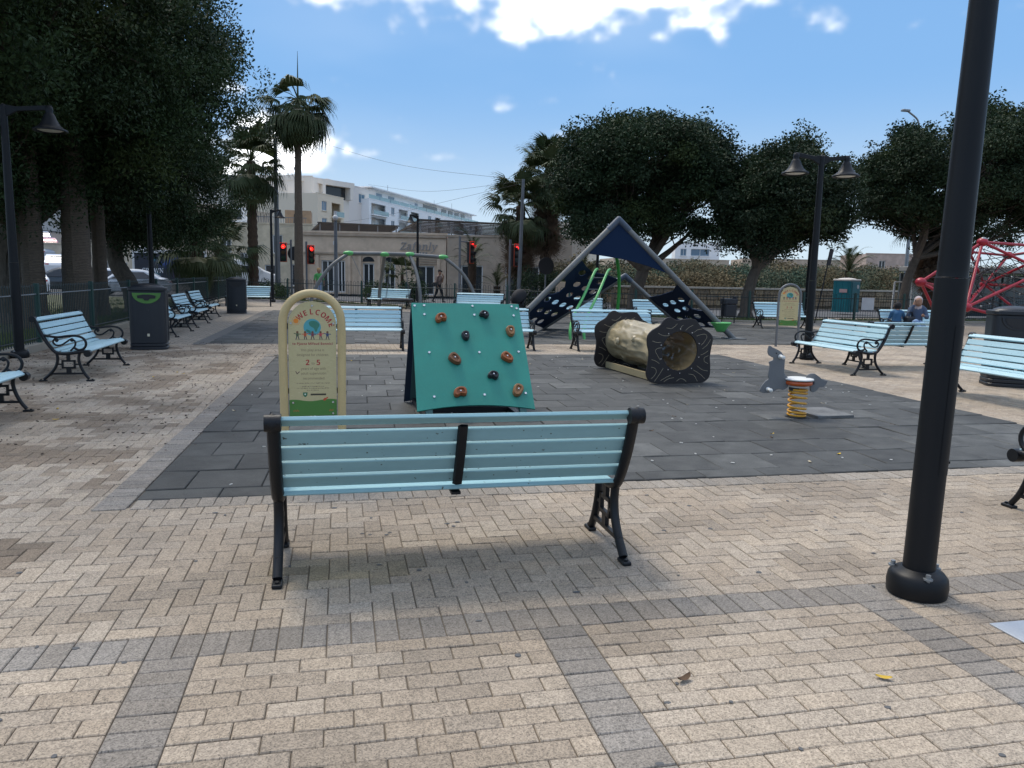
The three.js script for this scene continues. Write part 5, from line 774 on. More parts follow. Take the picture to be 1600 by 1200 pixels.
function featherFrond(L) {
  const v = [], tri = (...p) => p.forEach(q => v.push(...q)), P = t => [0, 0.35 * t * L * (1 - 1.35 * t * t), L * t * (1 - 0.18 * t * t)];
  for (let i = 0; i < 8; i++) { const a = P(i / 8), b = P((i + 1) / 8), w = 0.02 * (1 - i / 9); tri([a[0] - w, a[1], a[2]], [a[0] + w, a[1], a[2]], [b[0] + w, b[1], b[2]], [a[0] - w, a[1], a[2]], [b[0] + w, b[1], b[2]], [b[0] - w, b[1], b[2]]); }
  for (let i = 3; i < 44; i++) for (const s of [-1, 1]) { const t = i / 44, a = P(t), l = 0.42 * L * 0.45 * Math.sin(Math.PI * (0.12 + 0.86 * t)) * rr(0.85, 1.1), w = 0.014; tri([a[0], a[1], a[2] - w], [a[0] + s * l * 0.75, a[1] - l * 0.22 + 0.03, a[2] + l * 0.6], [a[0], a[1], a[2] + w]); }
  const g = new THREE.BufferGeometry(); g.setAttribute('position', new THREE.BufferAttribute(new Float32Array(v), 3)); g.computeVertexNormals(); g.setAttribute('uv', new THREE.BufferAttribute(new Float32Array(v.length / 3 * 2), 2)); return g;
}
const fan = [fanFrond(0.2), fanFrond(0.55), fanFrond(0.9)], fanDead = [fanFrond(0.9, true), fanFrond(0.7, true)], feather = [featherFrond(2.0), featherFrond(1.8)];
const palmLeaf = leafMat(0.05, 0.068, 0.026), palmLeaf2 = leafMat(0.068, 0.082, 0.034), deadLeaf = mat(0.14, 0.095, 0.06, { side: THREE.DoubleSide, roughness: 0.95 });
function makePalm(label, x, d, { h, r, r2, n, scale = 1, type = 'fan', e0 = 1.35, e1 = -0.7, skirt = 0, spear = 0, lean = 0, bark = M.palmBark, y = 0 }) {
  const o = thing('palm_tree', label, 'palm', x, d, 0, undefined, y), top = [lean, h, 0];
  const prof = limb([[0, -0.15, 0], [lean * 0.15, h * 0.3, 0], [lean * 0.55, h * 0.7, 0], top], 1, 1, 40, 14), p = prof.attributes.position; // taper with a swollen foot
  { const c = new THREE.CatmullRomCurve3([V3(0, -0.15, 0), V3(lean * 0.15, h * 0.3, 0), V3(lean * 0.55, h * 0.7, 0), V3(...top)]); for (let i = 0; i <= 40; i++) { const q = c.getPointAt(i / 40), R = lerp(r, r2, sstep(0, 1, i / 40)) * (1 + 0.28 * Math.exp(-i / 2.2)) * (1 + (bark === M.palmRough ? 0.16 * ((i % 2) - 0.5) : 0.03 * ((i % 2) - 0.5))); for (let j = 0; j <= 14; j++) { const k = i * 15 + j; p.setXYZ(k, q.x + (p.getX(k) - q.x) * R, q.y + (p.getY(k) - q.y) * R, q.z + (p.getZ(k) - q.z) * R); } } prof.computeVertexNormals(); }
  mesh('trunk', prof, bark, o);
  const add = (name, g, m, az, el, s, yy = 0) => { const f = mesh(name, g, m, o, true); f.position.set(top[0], top[1] + yy, top[2]); f.rotation.set(-el, az, rr(-0.25, 0.25), 'YXZ'); f.scale.setScalar(s); };
  for (let i = 0; i < n; i++) { const t = (i + 0.5) / n, el = lerp(e0, e1, Math.pow(t, 0.8)), az = i * 2.39996 + rr(-0.2, 0.2); add('frond', type === 'fan' ? fan[el > 0.6 ? 0 : el > 0 ? 1 : 2] : feather[i % 2], i % 3 ? palmLeaf : palmLeaf2, az, el + rr(-0.22, 0.22), scale * rr(0.75, 1.2)); }
  for (let i = 0; i < skirt; i++) add('dead_frond', fanDead[i % 2], deadLeaf, i * 2.39996, rr(-1.5, -1.15), scale * rr(0.9, 1.2), -0.15 - (i / skirt) * h * 0.42);
  if (spear) mesh('spear_leaf', [bar([lean, h, 0], [lean + 0.02, h + spear, 0], 0.06, 6, 0.008), ...Array.from({ length: 4 }, (_, i) => bar([lean, h + 0.35 + i * 0.1, 0], [lean - 0.3 - 0.02 * i, h + 0.55 + i * 0.14, 0.05], 0.006, 4))], palmLeaf2, o);
  return o;
}
makePalm('tall slim fan palm with a bare spike, standing against the sky', -2.85, 38.6, { h: 10.1, r: 0.23, r2: 0.15, n: 54, scale: 1.38, e0: 0.45, e1: -1.05, spear: 2.3, lean: 0.08 });
makePalm('shorter fan palm left of the tall palm', -5.3, 40.6, { h: 7.2, r: 0.27, r2: 0.24, n: 46, scale: 1.35, e0: 1.4, e1: -1.0, spear: 2.2, bark: M.palmRough });
makePalm('low fan palm at the left fence corner, nearer of two', -6.95, 33.4, { h: 2.7, r: 0.28, r2: 0.3, n: 34, scale: 1.2, e1: -0.9, bark: M.palmRough });
makePalm('low fan palm at the left fence corner, farther of two', -6.9, 40.5, { h: 2.7, r: 0.3, r2: 0.32, n: 34, scale: 1.3, e1: -0.9, bark: M.palmRough });
makePalm('thick ringed palm trunk rising into the big tree, leftmost', -8.05, 17.8, { h: 6.6, r: 0.25, r2: 0.21, n: 14, scale: 1, e1: -0.2 });
makePalm('thick ringed palm trunk rising into the big tree, nearest the fence', -7.2, 18.2, { h: 6.8, r: 0.34, r2: 0.24, n: 14, scale: 1, e1: -0.2 });
makePalm('slim grey palm trunk right of the two thick ones', -8.0, 23.0, { h: 6.5, r: 0.2, r2: 0.19, n: 14, scale: 1, e1: -0.2 });
makePalm('fan palm with a brown skirt right of the restaurant, beside the mast', 8.6, 37.4, { h: 5.2, r: 0.3, r2: 0.25, n: 40, scale: 1.2, e1: -0.8, skirt: 46, bark: M.palmRough, spear: 1.1 });
makePalm('taller fan palm with a brown skirt behind the round-topped tree', 10.1, 37.6, { h: 6.9, r: 0.3, r2: 0.25, n: 40, scale: 1.2, e1: -0.8, skirt: 46, bark: M.palmRough, spear: 0.9 });
makePalm('fan palm crown showing above its neighbours right of the mast', 11.2, 41.5, { h: 8.0, r: 0.28, r2: 0.22, n: 36, scale: 1.1, e1: -0.6, skirt: 16, bark: M.palmRough });
makePalm('young feather palm under the side-arm traffic light', 6.35, 39.2, { h: 2.3, r: 0.2, r2: 0.24, n: 26, scale: 1.05, type: 'feather', e0: 1.3, e1: -0.35, bark: M.palmRough });
makePalm('small feather palm in a planter right of the side-arm traffic light', 7.6, 38.4, { h: 0.95, r: 0.16, r2: 0.18, n: 20, scale: 0.85, type: 'feather', e0: 1.35, e1: -0.1, bark: M.palmRough });
makePalm('small bright fan palm by the restaurant door', 2.75, 42.2, { h: 1.5, r: 0.09, r2: 0.09, n: 16, scale: 0.75, e0: 1.4, e1: 0.1, bark: M.palmRough });
makePalm('palm on the slope behind the forked ficus at right', 30.5, 40, { h: 2.3, r: 0.22, r2: 0.22, n: 30, scale: 1.1, type: 'feather', e1: -0.4, bark: M.palmRough });
makePalm('low feather palm behind the pyramid poles', 11.0, 34.0, { h: 1.2, r: 0.2, r2: 0.22, n: 24, scale: 1.1, type: 'feather', e1: -0.3, bark: M.palmRough });
makePalm('shaggy palm trunk with hanging dead fronds behind the red climber', 25.4, 27.2, { h: 4.2, r: 0.26, r2: 0.24, n: 8, scale: 1, e1: 0, skirt: 40, bark: M.palmRough });

// ---------------------------------------------------------------- shrubs
function makeShrub(label, x, d, w, h, n, col, y = 0, leaf = leafFar) {
  const o = thing('shrub', label, 'shrub', x, d, 0, undefined, y), im = new THREE.InstancedMesh(leaf, leafMat(...col), n), m4 = new THREE.Matrix4(), q = new THREE.Quaternion(), e = new THREE.Euler(), c = new THREE.Color();
  mesh('stems', Array.from({ length: 7 }, (_, i) => bar([rr(-0.1, 0.1), -0.1, rr(-0.1, 0.1)], [rr(-0.4, 0.4) * w, h * 0.7, rr(-0.3, 0.3) * w], 0.02, 4, 0.006)), M.bark, o);
  for (let i = 0; i < n; i++) { const v = V3(rr(-1, 1), rr(0, 1), rr(-1, 1)); const l = v.length() || 1; if (l > 1) v.divideScalar(l); const k = 0.75 + 0.5 * vnoise(v.x * 3 + x, v.y * 3, v.z * 3); m4.compose(V3(v.x * w / 2 * k, v.y * h * k, v.z * w / 2 * k), q.setFromEuler(e.set(rr(-1, 1), rr(0, 6), rr(-1, 1))), V3(1, 1, 1).multiplyScalar(rr(0.6, 1.1))); im.setMatrixAt(i, m4); const t = rr(0.7, 1.35); im.setColorAt(i, c.setRGB(t, t, t)); }
  im.name = 'foliage'; im.castShadow = im.receiveShadow = true; o.add(stuff(im)); return o;
}
makeShrub('dark bush in the planter right of the restaurant corner', 9.4, 36.0, 3.2, 1.9, 420, [0.035, 0.06, 0.025]);
makeShrub('dark bush between the skirted palms', 11.2, 35.0, 2.6, 1.7, 340, [0.035, 0.06, 0.025]);
makeShrub('leafy bush beside the restaurant window', 1.4, 43.0, 1.7, 1.0, 200, [0.05, 0.085, 0.03]);
makeShrub('leafy bush beside the restaurant door', 3.4, 42.0, 1.5, 1.1, 200, [0.045, 0.08, 0.03]);
makeShrub('low hedge clump behind the far left fence', -4.6, 41.5, 2.0, 0.8, 220, [0.045, 0.08, 0.03]);
{ // scrub on the slope: one grey-brown thicket
  const N = 16000, im = new THREE.InstancedMesh(leafFar, mat(0.15, 0.135, 0.08, { side: THREE.DoubleSide, roughness: 1 }), N), m4 = new THREE.Matrix4(), q = new THREE.Quaternion(), e = new THREE.Euler(), c = new THREE.Color();
  for (let i = 0; i < N; i++) { const x = rr(13, 78), d = rr(44, 60), hh = 1.3 + 2.1 * fbm(x * 0.35, d * 0.2, 0, 3) * (0.7 + 0.5 * vnoise(x * 0.15, 3)) + (d - 44) * 0.04; const y = hh * Math.sqrt(rnd()); const s = rr(0.9, 1.7); m4.compose(V3(x, y - 0.1, -d), q.setFromEuler(e.set(rr(-1, 1), rr(0, 6), rr(-1, 1))), V3(s, s, s)); im.setMatrixAt(i, m4); const g = fbm(x * 0.4 + 7, d * 0.4, 1, 3), t = rr(0.65, 1.25); im.setColorAt(i, c.setRGB(t * lerp(1.15, 0.5, sstep(0.4, 0.65, g)), t * lerp(1.0, 0.85, sstep(0.4, 0.65, g)), t * 0.9)); }
  im.name = 'scrub'; im.castShadow = im.receiveShadow = true; stuff(im); scene.add(tag(im, 'grey-green scrub covering the slope behind the stone wall', 'scrub'));
}
// ---------------------------------------------------------------- buildings
const wallM = (r, g, b) => mat(r, g, b, { map: mottle, roughness: 0.95 });
M.winFrame = mat(0.62, 0.62, 0.6, { roughness: 0.6 }); M.paneBlue = new THREE.MeshPhysicalMaterial({ color: LIN(0.10, 0.17, 0.24), roughness: 0.1 }); M.paneDark = new THREE.MeshPhysicalMaterial({ color: LIN(0.025, 0.03, 0.035), roughness: 0.12 });
M.balc = new THREE.MeshPhysicalMaterial({ color: LIN(0.42, 0.6, 0.62), roughness: 0.1, transmission: 0.55, thickness: 0, side: THREE.DoubleSide });
// a block whose front runs from (x0, d0) to (x1, d1), left to right as seen from outside; openings are [left, right, sill, head, kind]
function block(label, category, x0, d0, x1, d1, h, depth, m, ops, y0 = 0, name = 'apartment_building') {
  const L = Math.hypot(x1 - x0, d1 - d0), o = thing(name, label, category, x0, d0, Math.atan2(d1 - d0, x1 - x0));
  const rect = ([a, b, s, t]) => [[a, s], [a, t], [b, t], [b, s]];
  mesh('front_wall', at(prism(poly([[0, y0], [L, y0], [L, h], [0, h]], ops.map(rect)), 0.3), 0, 0, -0.3), m, o);
  mesh('building_body', [box(0.3, h - y0, depth, 0.15, (h + y0) / 2, -0.3 - depth / 2), box(0.3, h - y0, depth, L - 0.15, (h + y0) / 2, -0.3 - depth / 2), box(L - 0.6, 0.3, depth, L / 2, h - 0.16, -0.3 - depth / 2), box(L - 0.6, h - y0 - 0.4, 0.3, L / 2, (h + y0) / 2 - 0.2, -Math.min(depth, 1.8) - 0.3)], m, o);
  mesh('parapet', box(L + 0.1, 0.14, 0.42, L / 2, h + 0.06, -0.16), m, o);
  for (const [a, b, s, t, k] of ops) {
    const w = b - a, hh = t - s, cx = (a + b) / 2, cy = (s + t) / 2;
    if (k === 'loggia') {
      const l = mesh('balcony', [box(w + 0.5, 0.22, 2.3, cx, s - 0.1, -0.45)], m, o); mesh('balustrade', box(w + 0.4, 0.95, 0.04, cx, s + 0.5, 0.68), M.balc, l); mesh('glass_door', box(w * 0.42, hh * 0.86, 0.05, a + w * 0.3, s + hh * 0.43 + 0.02, -1.74), M.paneDark, l);
    } else if (k === 'dark') mesh('opening', box(w, hh, 0.05, cx, cy, -1.0), M.paneDark, o);
    else { const f = mesh('window', [box(w, 0.09, 0.08, cx, s + 0.045, -0.14), box(w, 0.09, 0.08, cx, t - 0.045, -0.14), box(0.09, hh - 0.18, 0.08, a + 0.045, cy, -0.14), box(0.09, hh - 0.18, 0.08, b - 0.045, cy, -0.14), box(0.08, hh - 0.18, 0.07, cx, cy, -0.14)], M.winFrame, o); mesh('pane', box(w - 0.1, hh - 0.1, 0.02, cx, cy, -0.15), k === 'd' ? M.paneDark : M.paneBlue, f); mesh('sill', box(w + 0.2, 0.08, 0.2, cx, s - 0.05, 0.06), m, f); }
  }
  return o;
}
const floors = (cols, ys, hh) => { const r = []; for (const y of ys) for (const [a, b, k] of cols) r.push(k === 'loggia' ? [a, b, y, y + hh, k] : [a, b, y + 0.8, y + hh, k]); return r; };
{
  const plain = (r, g, b) => mat(r, g, b, { roughness: 0.95 }), white = plain(0.84, 0.84, 0.83), cream = plain(0.74, 0.63, 0.48), beige = plain(0.72, 0.66, 0.6), pale = plain(0.76, 0.7, 0.62);
  const w = block('long white apartment block with glass balconies behind the restaurant', 'building', 5.9, 174.8, 45.3, 252, 17.9, 14, white, floors([[1.2, 9.2, 'loggia'], [12.3, 14.4, 'w'], [17, 22.8, 'loggia'], [24.8, 30.5, 'loggia'], [37, 39.6, 'w'], [42.6, 47, 'loggia'], [53, 55.4, 'w'], [58.5, 68.5, 'loggia'], [74, 76.6, 'w'], [79.6, 84, 'loggia']], [14.6, 11.5, 8.4, 5.3], 2.5));
  const top = merge([box(80, 3.0, 9, 46, 19.4, -7.5), box(82, 0.25, 11, 45.5, 21.0, -7)]); mesh('penthouse', top, white, w);
  for (const [a, b] of [[10.5, 13.5], [17.5, 21], [35, 37], [41, 52], [56, 60], [62, 66], [68, 72], [74, 78]]) mesh('penthouse_window', box(b - a, a > 40 ? 2.2 : 1.6, 0.1, (a + b) / 2, 19.4, -2.96), a > 40 ? M.paneDark : M.paneBlue, w);
  for (let i = 0; i < 14; i++) mesh('roof_balustrade', box(5.6, 0.9, 0.05, 3.2 + i * 6, 18.5, -0.2), M.balc, w);
  for (const [s, hh] of [[24, 2.6], [58, 2.2], [74, 2.8]]) mesh('aerial', bar([s, 21, -6], [s, 21 + hh, -6], 0.05, 5), M.greyPole, w);
  block('cream block of flats with corner balconies left of the white flats', 'building', -4.4, 141.2, 0.2, 150, 15.4, 16, cream, floors([[1.5, 3.4, 'w'], [5.2, 8.6, 'loggia']], [11.7, 8.7, 5.7], 2.5));
  { const o = thing('apartment_building', 'pale roof-top storey with dark openings above the cream flats', 'building', -7.5, 148, 0.75); mesh('wall', [box(15, 1.0, 8, 6, 18.6, -4), box(0.8, 2.4, 8, -1, 16.9, -4), box(0.8, 2.4, 8, 5.6, 16.9, -4), box(0.8, 2.4, 8, 12.8, 16.9, -4), box(14, 15.8, 7, 6, 7.8, -4.6)], pale, o); for (const x of [2.3, 9.2]) mesh('opening', box(6, 2.3, 0.1, x, 16.9, -1.4), M.paneDark, o); mesh('dish', at(new THREE.SphereGeometry(0.7, 12, 6, 0, 6.28, 0, 1), -0.5, 20, -1, 1.2), M.greyPole, o); }
  block('large pale blank-walled block behind the palms', 'building', -48, 161, -5.5, 148, 19.0, 18, pale, [[2, 4, 10, 12, 'w'], [8, 10, 10, 12, 'w'], [14, 16, 10, 12, 'w']]);
  block('beige block with two small windows between the cream and white flats', 'building', -3, 162, 7.6, 182, 20.2, 12, beige, [[14.2, 17.2, 16.9, 18.9, 'w'], [3, 5.4, 6.4, 8.6, 'w'], [8, 11, 6.4, 8.6, 'w'], [3, 9, 10.4, 12.6, 'loggia']]);
  block('yellowish blank block right of the white flats', 'building', 42, 205, 68, 200, 16.2, 15, cream, [[18, 20, 9, 11, 'w']]);
  block('old cream town house with a red shutter beside the left traffic light', 'building', -12.6, 77.5, -3.4, 75.5, 6.0, 9, wallM(0.68, 0.57, 0.4), [[5.6, 6.6, 3.2, 5.0, 'd'], [8.2, 8.8, 3.7, 4.7, 'd'], [2.4, 3.2, 1.8, 3.2, 'd'], [0.6, 1.6, 3.2, 5, 'd'], [4.8, 6.1, 0.1, 2.1, 'd'], [7.4, 8.5, 0.1, 2.2, 'd']], 0, 'town_house');
  { const o = thing('town_house', 'set-back upper storey of the old house, brown stone with a balcony rail', 'building', -11.5, 80.5, 0); mesh('wall', [box(2.6, 1.7, 4, 6.6, 6.9, -2.5)], wallM(0.4, 0.28, 0.18), o); mesh('wall', [box(3.4, 1.6, 0.2, 0.6, 6.9, 0.7)], white, o); for (const [x, y, ww] of [[6.6, 6.9, 0.8], [0.4, 7, 1.6]]) mesh('window', box(ww, 0.9, 0.1, x, y, x > 3 ? -0.45 : 0.84), M.paneDark, o); mesh('balcony_rail', [box(5.6, 0.08, 0.05, 4.8, 6.75, 3.2), ...Array.from({ length: 24 }, (_, i) => box(0.04, 0.7, 0.04, 2.1 + i * 0.235, 6.4, 3.2))], M.greyPole, o); mesh('shutter', box(1.2, 2.2, 0.1, 1.2, 4.7, 3.12), mat(0.28, 0.03, 0.03), o); }
  // restaurant
  const tan = wallM(0.72, 0.56, 0.41), tanD = wallM(0.48, 0.38, 0.285);
  const arch = (a, b) => [a, b, 0.15, 2.55, 'd'];
  const r = block('low tan restaurant with arched windows and a script sign', 'restaurant', -3.6, 53.8, 6.55, 51.4, 4.25, 9, tan, [[1.6, 2.5, 0.1, 2.35, 'd'], [2.75, 3.3, 0.1, 2.35, 'd'], [4.55, 5.35, 0.15, 2.2, 'd'], [6.05, 6.85, 0.15, 2.2, 'd'], [8.4, 9.6, 0.05, 2.1, 'd']], 0, 'restaurant');
  for (const c of [4.95, 6.45]) { const pts = [[c - 0.45, 2.3]]; for (let i = 0; i <= 12; i++) { const q = Math.PI - Math.PI * i / 12; pts.push([c + 0.45 * Math.cos(q), 2.32 + 0.36 * Math.sin(q)]); } mesh('arched_light', at(prism(pts, 0.03), 0, 0, 0.005), M.paneDark, r); mesh('arch_trim', tube(pts.map(([a, b]) => [a, b, 0.03]), 0.035, 24, 6), tan, r); }
  for (const c of [0.6, 1.35, 3.6, 4.35, 5.7, 7.2, 8.2, 9.9]) mesh('pilaster', box(0.2, 2.7, 0.12, c, 1.35, 0.06), tan, r);
  mesh('string_course', [box(10.4, 0.12, 0.16, 5.2, 2.85, 0.06), box(10.4, 0.1, 0.14, 5.2, 4.1, 0.05)], tanD, r);
  for (let i = 0; i < 3; i++) mesh('shutter_slat', box(1.7, 0.07, 0.06, 9.0, 2.25 + i * 0.16, 0.05), tanD, r);
  mesh('wall_lamp', [box(0.18, 0.26, 0.16, 2.6, 3.55, 0.1)], M.white, r);
  const font = await new FontLoader().loadAsync('fonts/droid/droid_serif_regular.typeface.json');
  const tg = new TextGeometry('Zafanly', { font, size: 0.52, depth: 0.04, curveSegments: 4 }); tg.applyMatrix4(new THREE.Matrix4().set(1, 0.22, 0, 0, 0, 1, 0, 0, 0, 0, 1, 0, 0, 0, 0, 1)); tg.translate(7.15, 3.18, 0.03); mesh('sign_lettering', tg, mat(0.27, 0.26, 0.25), r);
  mesh('small_lettering', [0, 1, 2, 3, 4, 5].map(i => box(0.14, 0.1, 0.03, 8.0 + i * 0.21, 2.98, 0.14)), mat(0.16, 0.18, 0.19), r);
  // wing running back to the right, shade put into its darker wall colour
  block('tan restaurant wing with shade in its wall colour running right behind the small palms', 'restaurant', 6.6, 51.3, 14.6, 47.6, 4.15, 8, tanD, [[1.0, 2.6, 0.05, 2.2, 'd'], [4.2, 6.6, 0.05, 2.2, 'd'], [7.2, 8.4, 0.05, 2.0, 'd']], 0, 'restaurant');
  for (const [x, d, ww, l, t] of [[-2.6, 57, 5.8, 4, 'dark slatted roof canopy over the left of the restaurant'], [4.2, 55, 9.4, 5.5, 'dark slatted roof canopy over the right of the restaurant']]) {
    const o = thing('roof_canopy', t, 'canopy', x, d, 0.18, undefined, 4.2); for (let i = 0; i < 9; i++) mesh('slat', box(ww, 0.05, 0.2, ww / 2, 0.3 + i * 0.06 + (ww > 6 ? 0.28 : 0), -l / 2 + i * l / 8, -0.15), mat(0.03, 0.028, 0.027), o); mesh('edge_beam', [box(ww + 0.2, 0.09, 0.1, ww / 2, 0.83 + (ww > 6 ? 0.28 : 0), l / 2 + 0.2), box(0.1, 0.09, l + 0.3, 0, 0.5 + (ww > 6 ? 0.28 : 0), 0, -0.1), box(0.1, 0.09, l + 0.3, ww, 0.5 + (ww > 6 ? 0.28 : 0), 0, -0.1)], mat(0.05, 0.045, 0.04), o);
    for (let i = 0; i < 5; i++) mesh('post', box(0.08, 1.1, 0.08, 0.1 + i * (ww - 0.2) / 4, 0.25, l / 2 + 0.12), M.greyPole, o);
  }
  { const o = thing('roof_tank', 'grey roof plant box on the restaurant wing', 'roof plant', 12.6, 52.5, -0.4, undefined, 4.0); mesh('box_body', [box(2.2, 1.25, 1.4, 0, 0.7, 0)], M.greyPole, o); for (let i = 0; i < 6; i++) mesh('panel_rib', box(0.04, 1.2, 0.03, -1 + i * 0.4, 0.7, 0.72), M.iron, o); }
  { const o = thing('planter_wall', 'low tan planter wall with a round plaque right of the restaurant', 'wall', 10.6, 33.2, -0.35); mesh('wall', rbox(2.2, 1.35, 0.3, 0.02, 0, 0.62, 0), tan, o); mesh('plaque', [cyl(0.23, 0.23, 0.03, -0.2, 0.85, 0.17, 20, H)], mat(0.6, 0.5, 0.36), o); mesh('plaque_ring', [at(new THREE.TorusGeometry(0.15, 0.025, 6, 24), -0.2, 0.85, 0.19)], mat(0.35, 0.12, 0.08), o); }
  // far buildings on the right
  block('distant white flats seen between the two right trees', 'building', 64, 140, 72, 137, 8.6, 10, white, floors([[1, 2.2, 'w'], [3, 6.6, 'w']], [2.6, 5.4], 2.2), -2);
  block('distant tan houses on the ridge right of the white flats', 'building', 72, 128, 92, 122, 5.6, 10, wallM(0.62, 0.5, 0.38), [[2, 3, 3.4, 4.6, 'd'], [7, 8, 3.4, 4.6, 'd'], [13, 14, 3, 4.4, 'd']], -2, 'town_house');
  block('distant pinkish house behind the double lamp post', 'building', 80, 104, 92, 101, 6.2, 10, wallM(0.62, 0.48, 0.4), [[2, 3, 4, 5.2, 'd'], [6, 7, 4, 5.2, 'd'], [9.2, 11, 3.6, 5, 'w']], -2, 'town_house');
  block('distant cream houses low behind the pyramid', 'building', 44, 120, 64, 118, 4.9, 10, wallM(0.62, 0.52, 0.4), [[3, 4, 3, 4.2, 'd'], [9, 10, 3, 4.2, 'd'], [15, 16, 3, 4.2, 'd']], -2, 'town_house');
  // left street: houses climbing the hill behind the trees
  block('pale garden wall house behind the palm trunks', 'building', -25.5, 68.5, -17.2, 66.5, 3.3, 6, wallM(0.62, 0.53, 0.4), [[5.2, 6.2, 0.3, 2.0, 'd']], 0, 'town_house');
  block('grey-white terrace high on the hill street', 'building', -52, 112, -31, 104, 12, 10, wallM(0.6, 0.57, 0.53), floors([[2, 3.4, 'd'], [6, 7.4, 'd'], [10, 11.4, 'd'], [14, 15.4, 'd'], [18, 19.4, 'd']], [5, 8], 2.3), 0, 'town_house');
  block('cream terrace on the left of the hill street', 'building', -50, 62, -34, 66, 9.5, 10, wallM(0.6, 0.55, 0.48), floors([[1.5, 2.7, 'd'], [5, 6.2, 'd'], [9, 10.2, 'd'], [13, 14.2, 'd']], [1, 4.2], 2.2), 0, 'town_house');
  block('tan terrace right of the hill street behind the bent ficus', 'building', -29, 92, -13, 84, 8.2, 10, wallM(0.56, 0.46, 0.35), floors([[2, 3.2, 'd'], [6, 7.2, 'd'], [10, 11.2, 'd'], [14, 15.2, 'd']], [0.8, 4], 2.2), 0, 'town_house');
  struct(mesh('hill_road', [(() => { const g = new THREE.PlaneGeometry(9, 60, 1, 1); g.rotateX(-H); g.rotateX(0.106); g.rotateY(0.36); return g.translate(-28, 3.0, -80); })()], M.asphalt), 'street climbing the hill behind the left trees');
}
// hillside under the scrub, stone wall
{
  const g = new THREE.PlaneGeometry(150, 110, 40, 24); g.rotateX(-H); const p = g.attributes.position; for (let i = 0; i < p.count; i++) { const x = p.getX(i) + 88, d = -p.getZ(i) + 97; p.setXYZ(i, x, -0.2 + sstep(42, 75, d) * 1.7 + 0.5 * (fbm(x * 0.1, d * 0.1, 0, 3) - 0.5), -d); } g.computeVertexNormals(); struct(mesh('hillside', g, M.soil), 'dry slope behind the stone wall');
  const o = thing('stone_wall', 'rough tan stone wall beyond the far fence, right', 'wall', 14, 37.5, Math.atan2(7, 56)), stones = [mat(0.36, 0.27, 0.17, { map: barkT }), mat(0.30, 0.235, 0.16, { map: barkT }), mat(0.42, 0.33, 0.21, { map: barkT })];
  mesh('core', [box(58, 1.0, 0.3, 29, 0.4, -0.12)], stones[1], o); const bits = [[], [], []];
  for (let r = 0; r < 3; r++) { let s = 0; while (s < 57.5) { const ww = rr(0.35, 0.85), hh = 0.31; bits[rnd() * 3 | 0].push([s + ww / 2, 0.07 + r * 0.33 + hh / 2, ww - 0.03, hh - 0.02]); s += ww; } }
  let cnt = 0; bits.forEach((l, i) => { const rest = []; for (const [x, y, w, h] of l) { const g = rbox(w, h, 0.16, 0.03, x, y, 0.06 + rr(-0.02, 0.02)); if (x < 32 && cnt++ < 240) mesh('stone', g, stones[i], o); else rest.push(g); } if (rest.length) stuff(mesh('stones', rest, stones[i], o)); });
  mesh('coping', box(58, 0.1, 0.46, 29, 1.1, 0), mat(0.5, 0.45, 0.37, { map: mottle }), o);
}
// portable toilet
{
  const o = thing('portable_toilet', 'teal portable toilet with a pale roof beyond the right fence', 'portable toilet', 25.5, 33.2, 0.45), teal = mat(0.005, 0.19, 0.22, { roughness: 0.5, map: mottle });
  mesh('cabin', [rbox(0.98, 1.6, 0.98, 0.03, 0, 0.88, 0), box(1.02, 0.08, 1.02, 0, 0.06, 0)], teal, o);
  for (const s of [-1, 1]) for (const k of [-0.35, 0, 0.35]) { mesh('rib', box(0.03, 1.45, 0.03, s * 0.49, 0.88, k), teal, o); }
  mesh('door', [rbox(0.78, 1.45, 0.04, 0.015, 0.02, 0.86, 0.49)], teal, o); mesh('roof', [rbox(1.04, 0.1, 1.04, 0.04, 0, 1.7, 0), at(new THREE.SphereGeometry(0.5, 16, 6, 0, 6.28, 0, 1.57).scale(0.95, 0.16, 0.95), 0, 1.74, 0)], mat(0.6, 0.55, 0.5), o);
  mesh('round_notice', cyl(0.11, 0.11, 0.01, 0.2, 1.36, 0.516, 18, H), M.white, o); mesh('sticker', [box(0.01, 0.18, 0.42, -0.51, 1.14, 0.1)], mat(0.55, 0.35, 0.33), o);
}
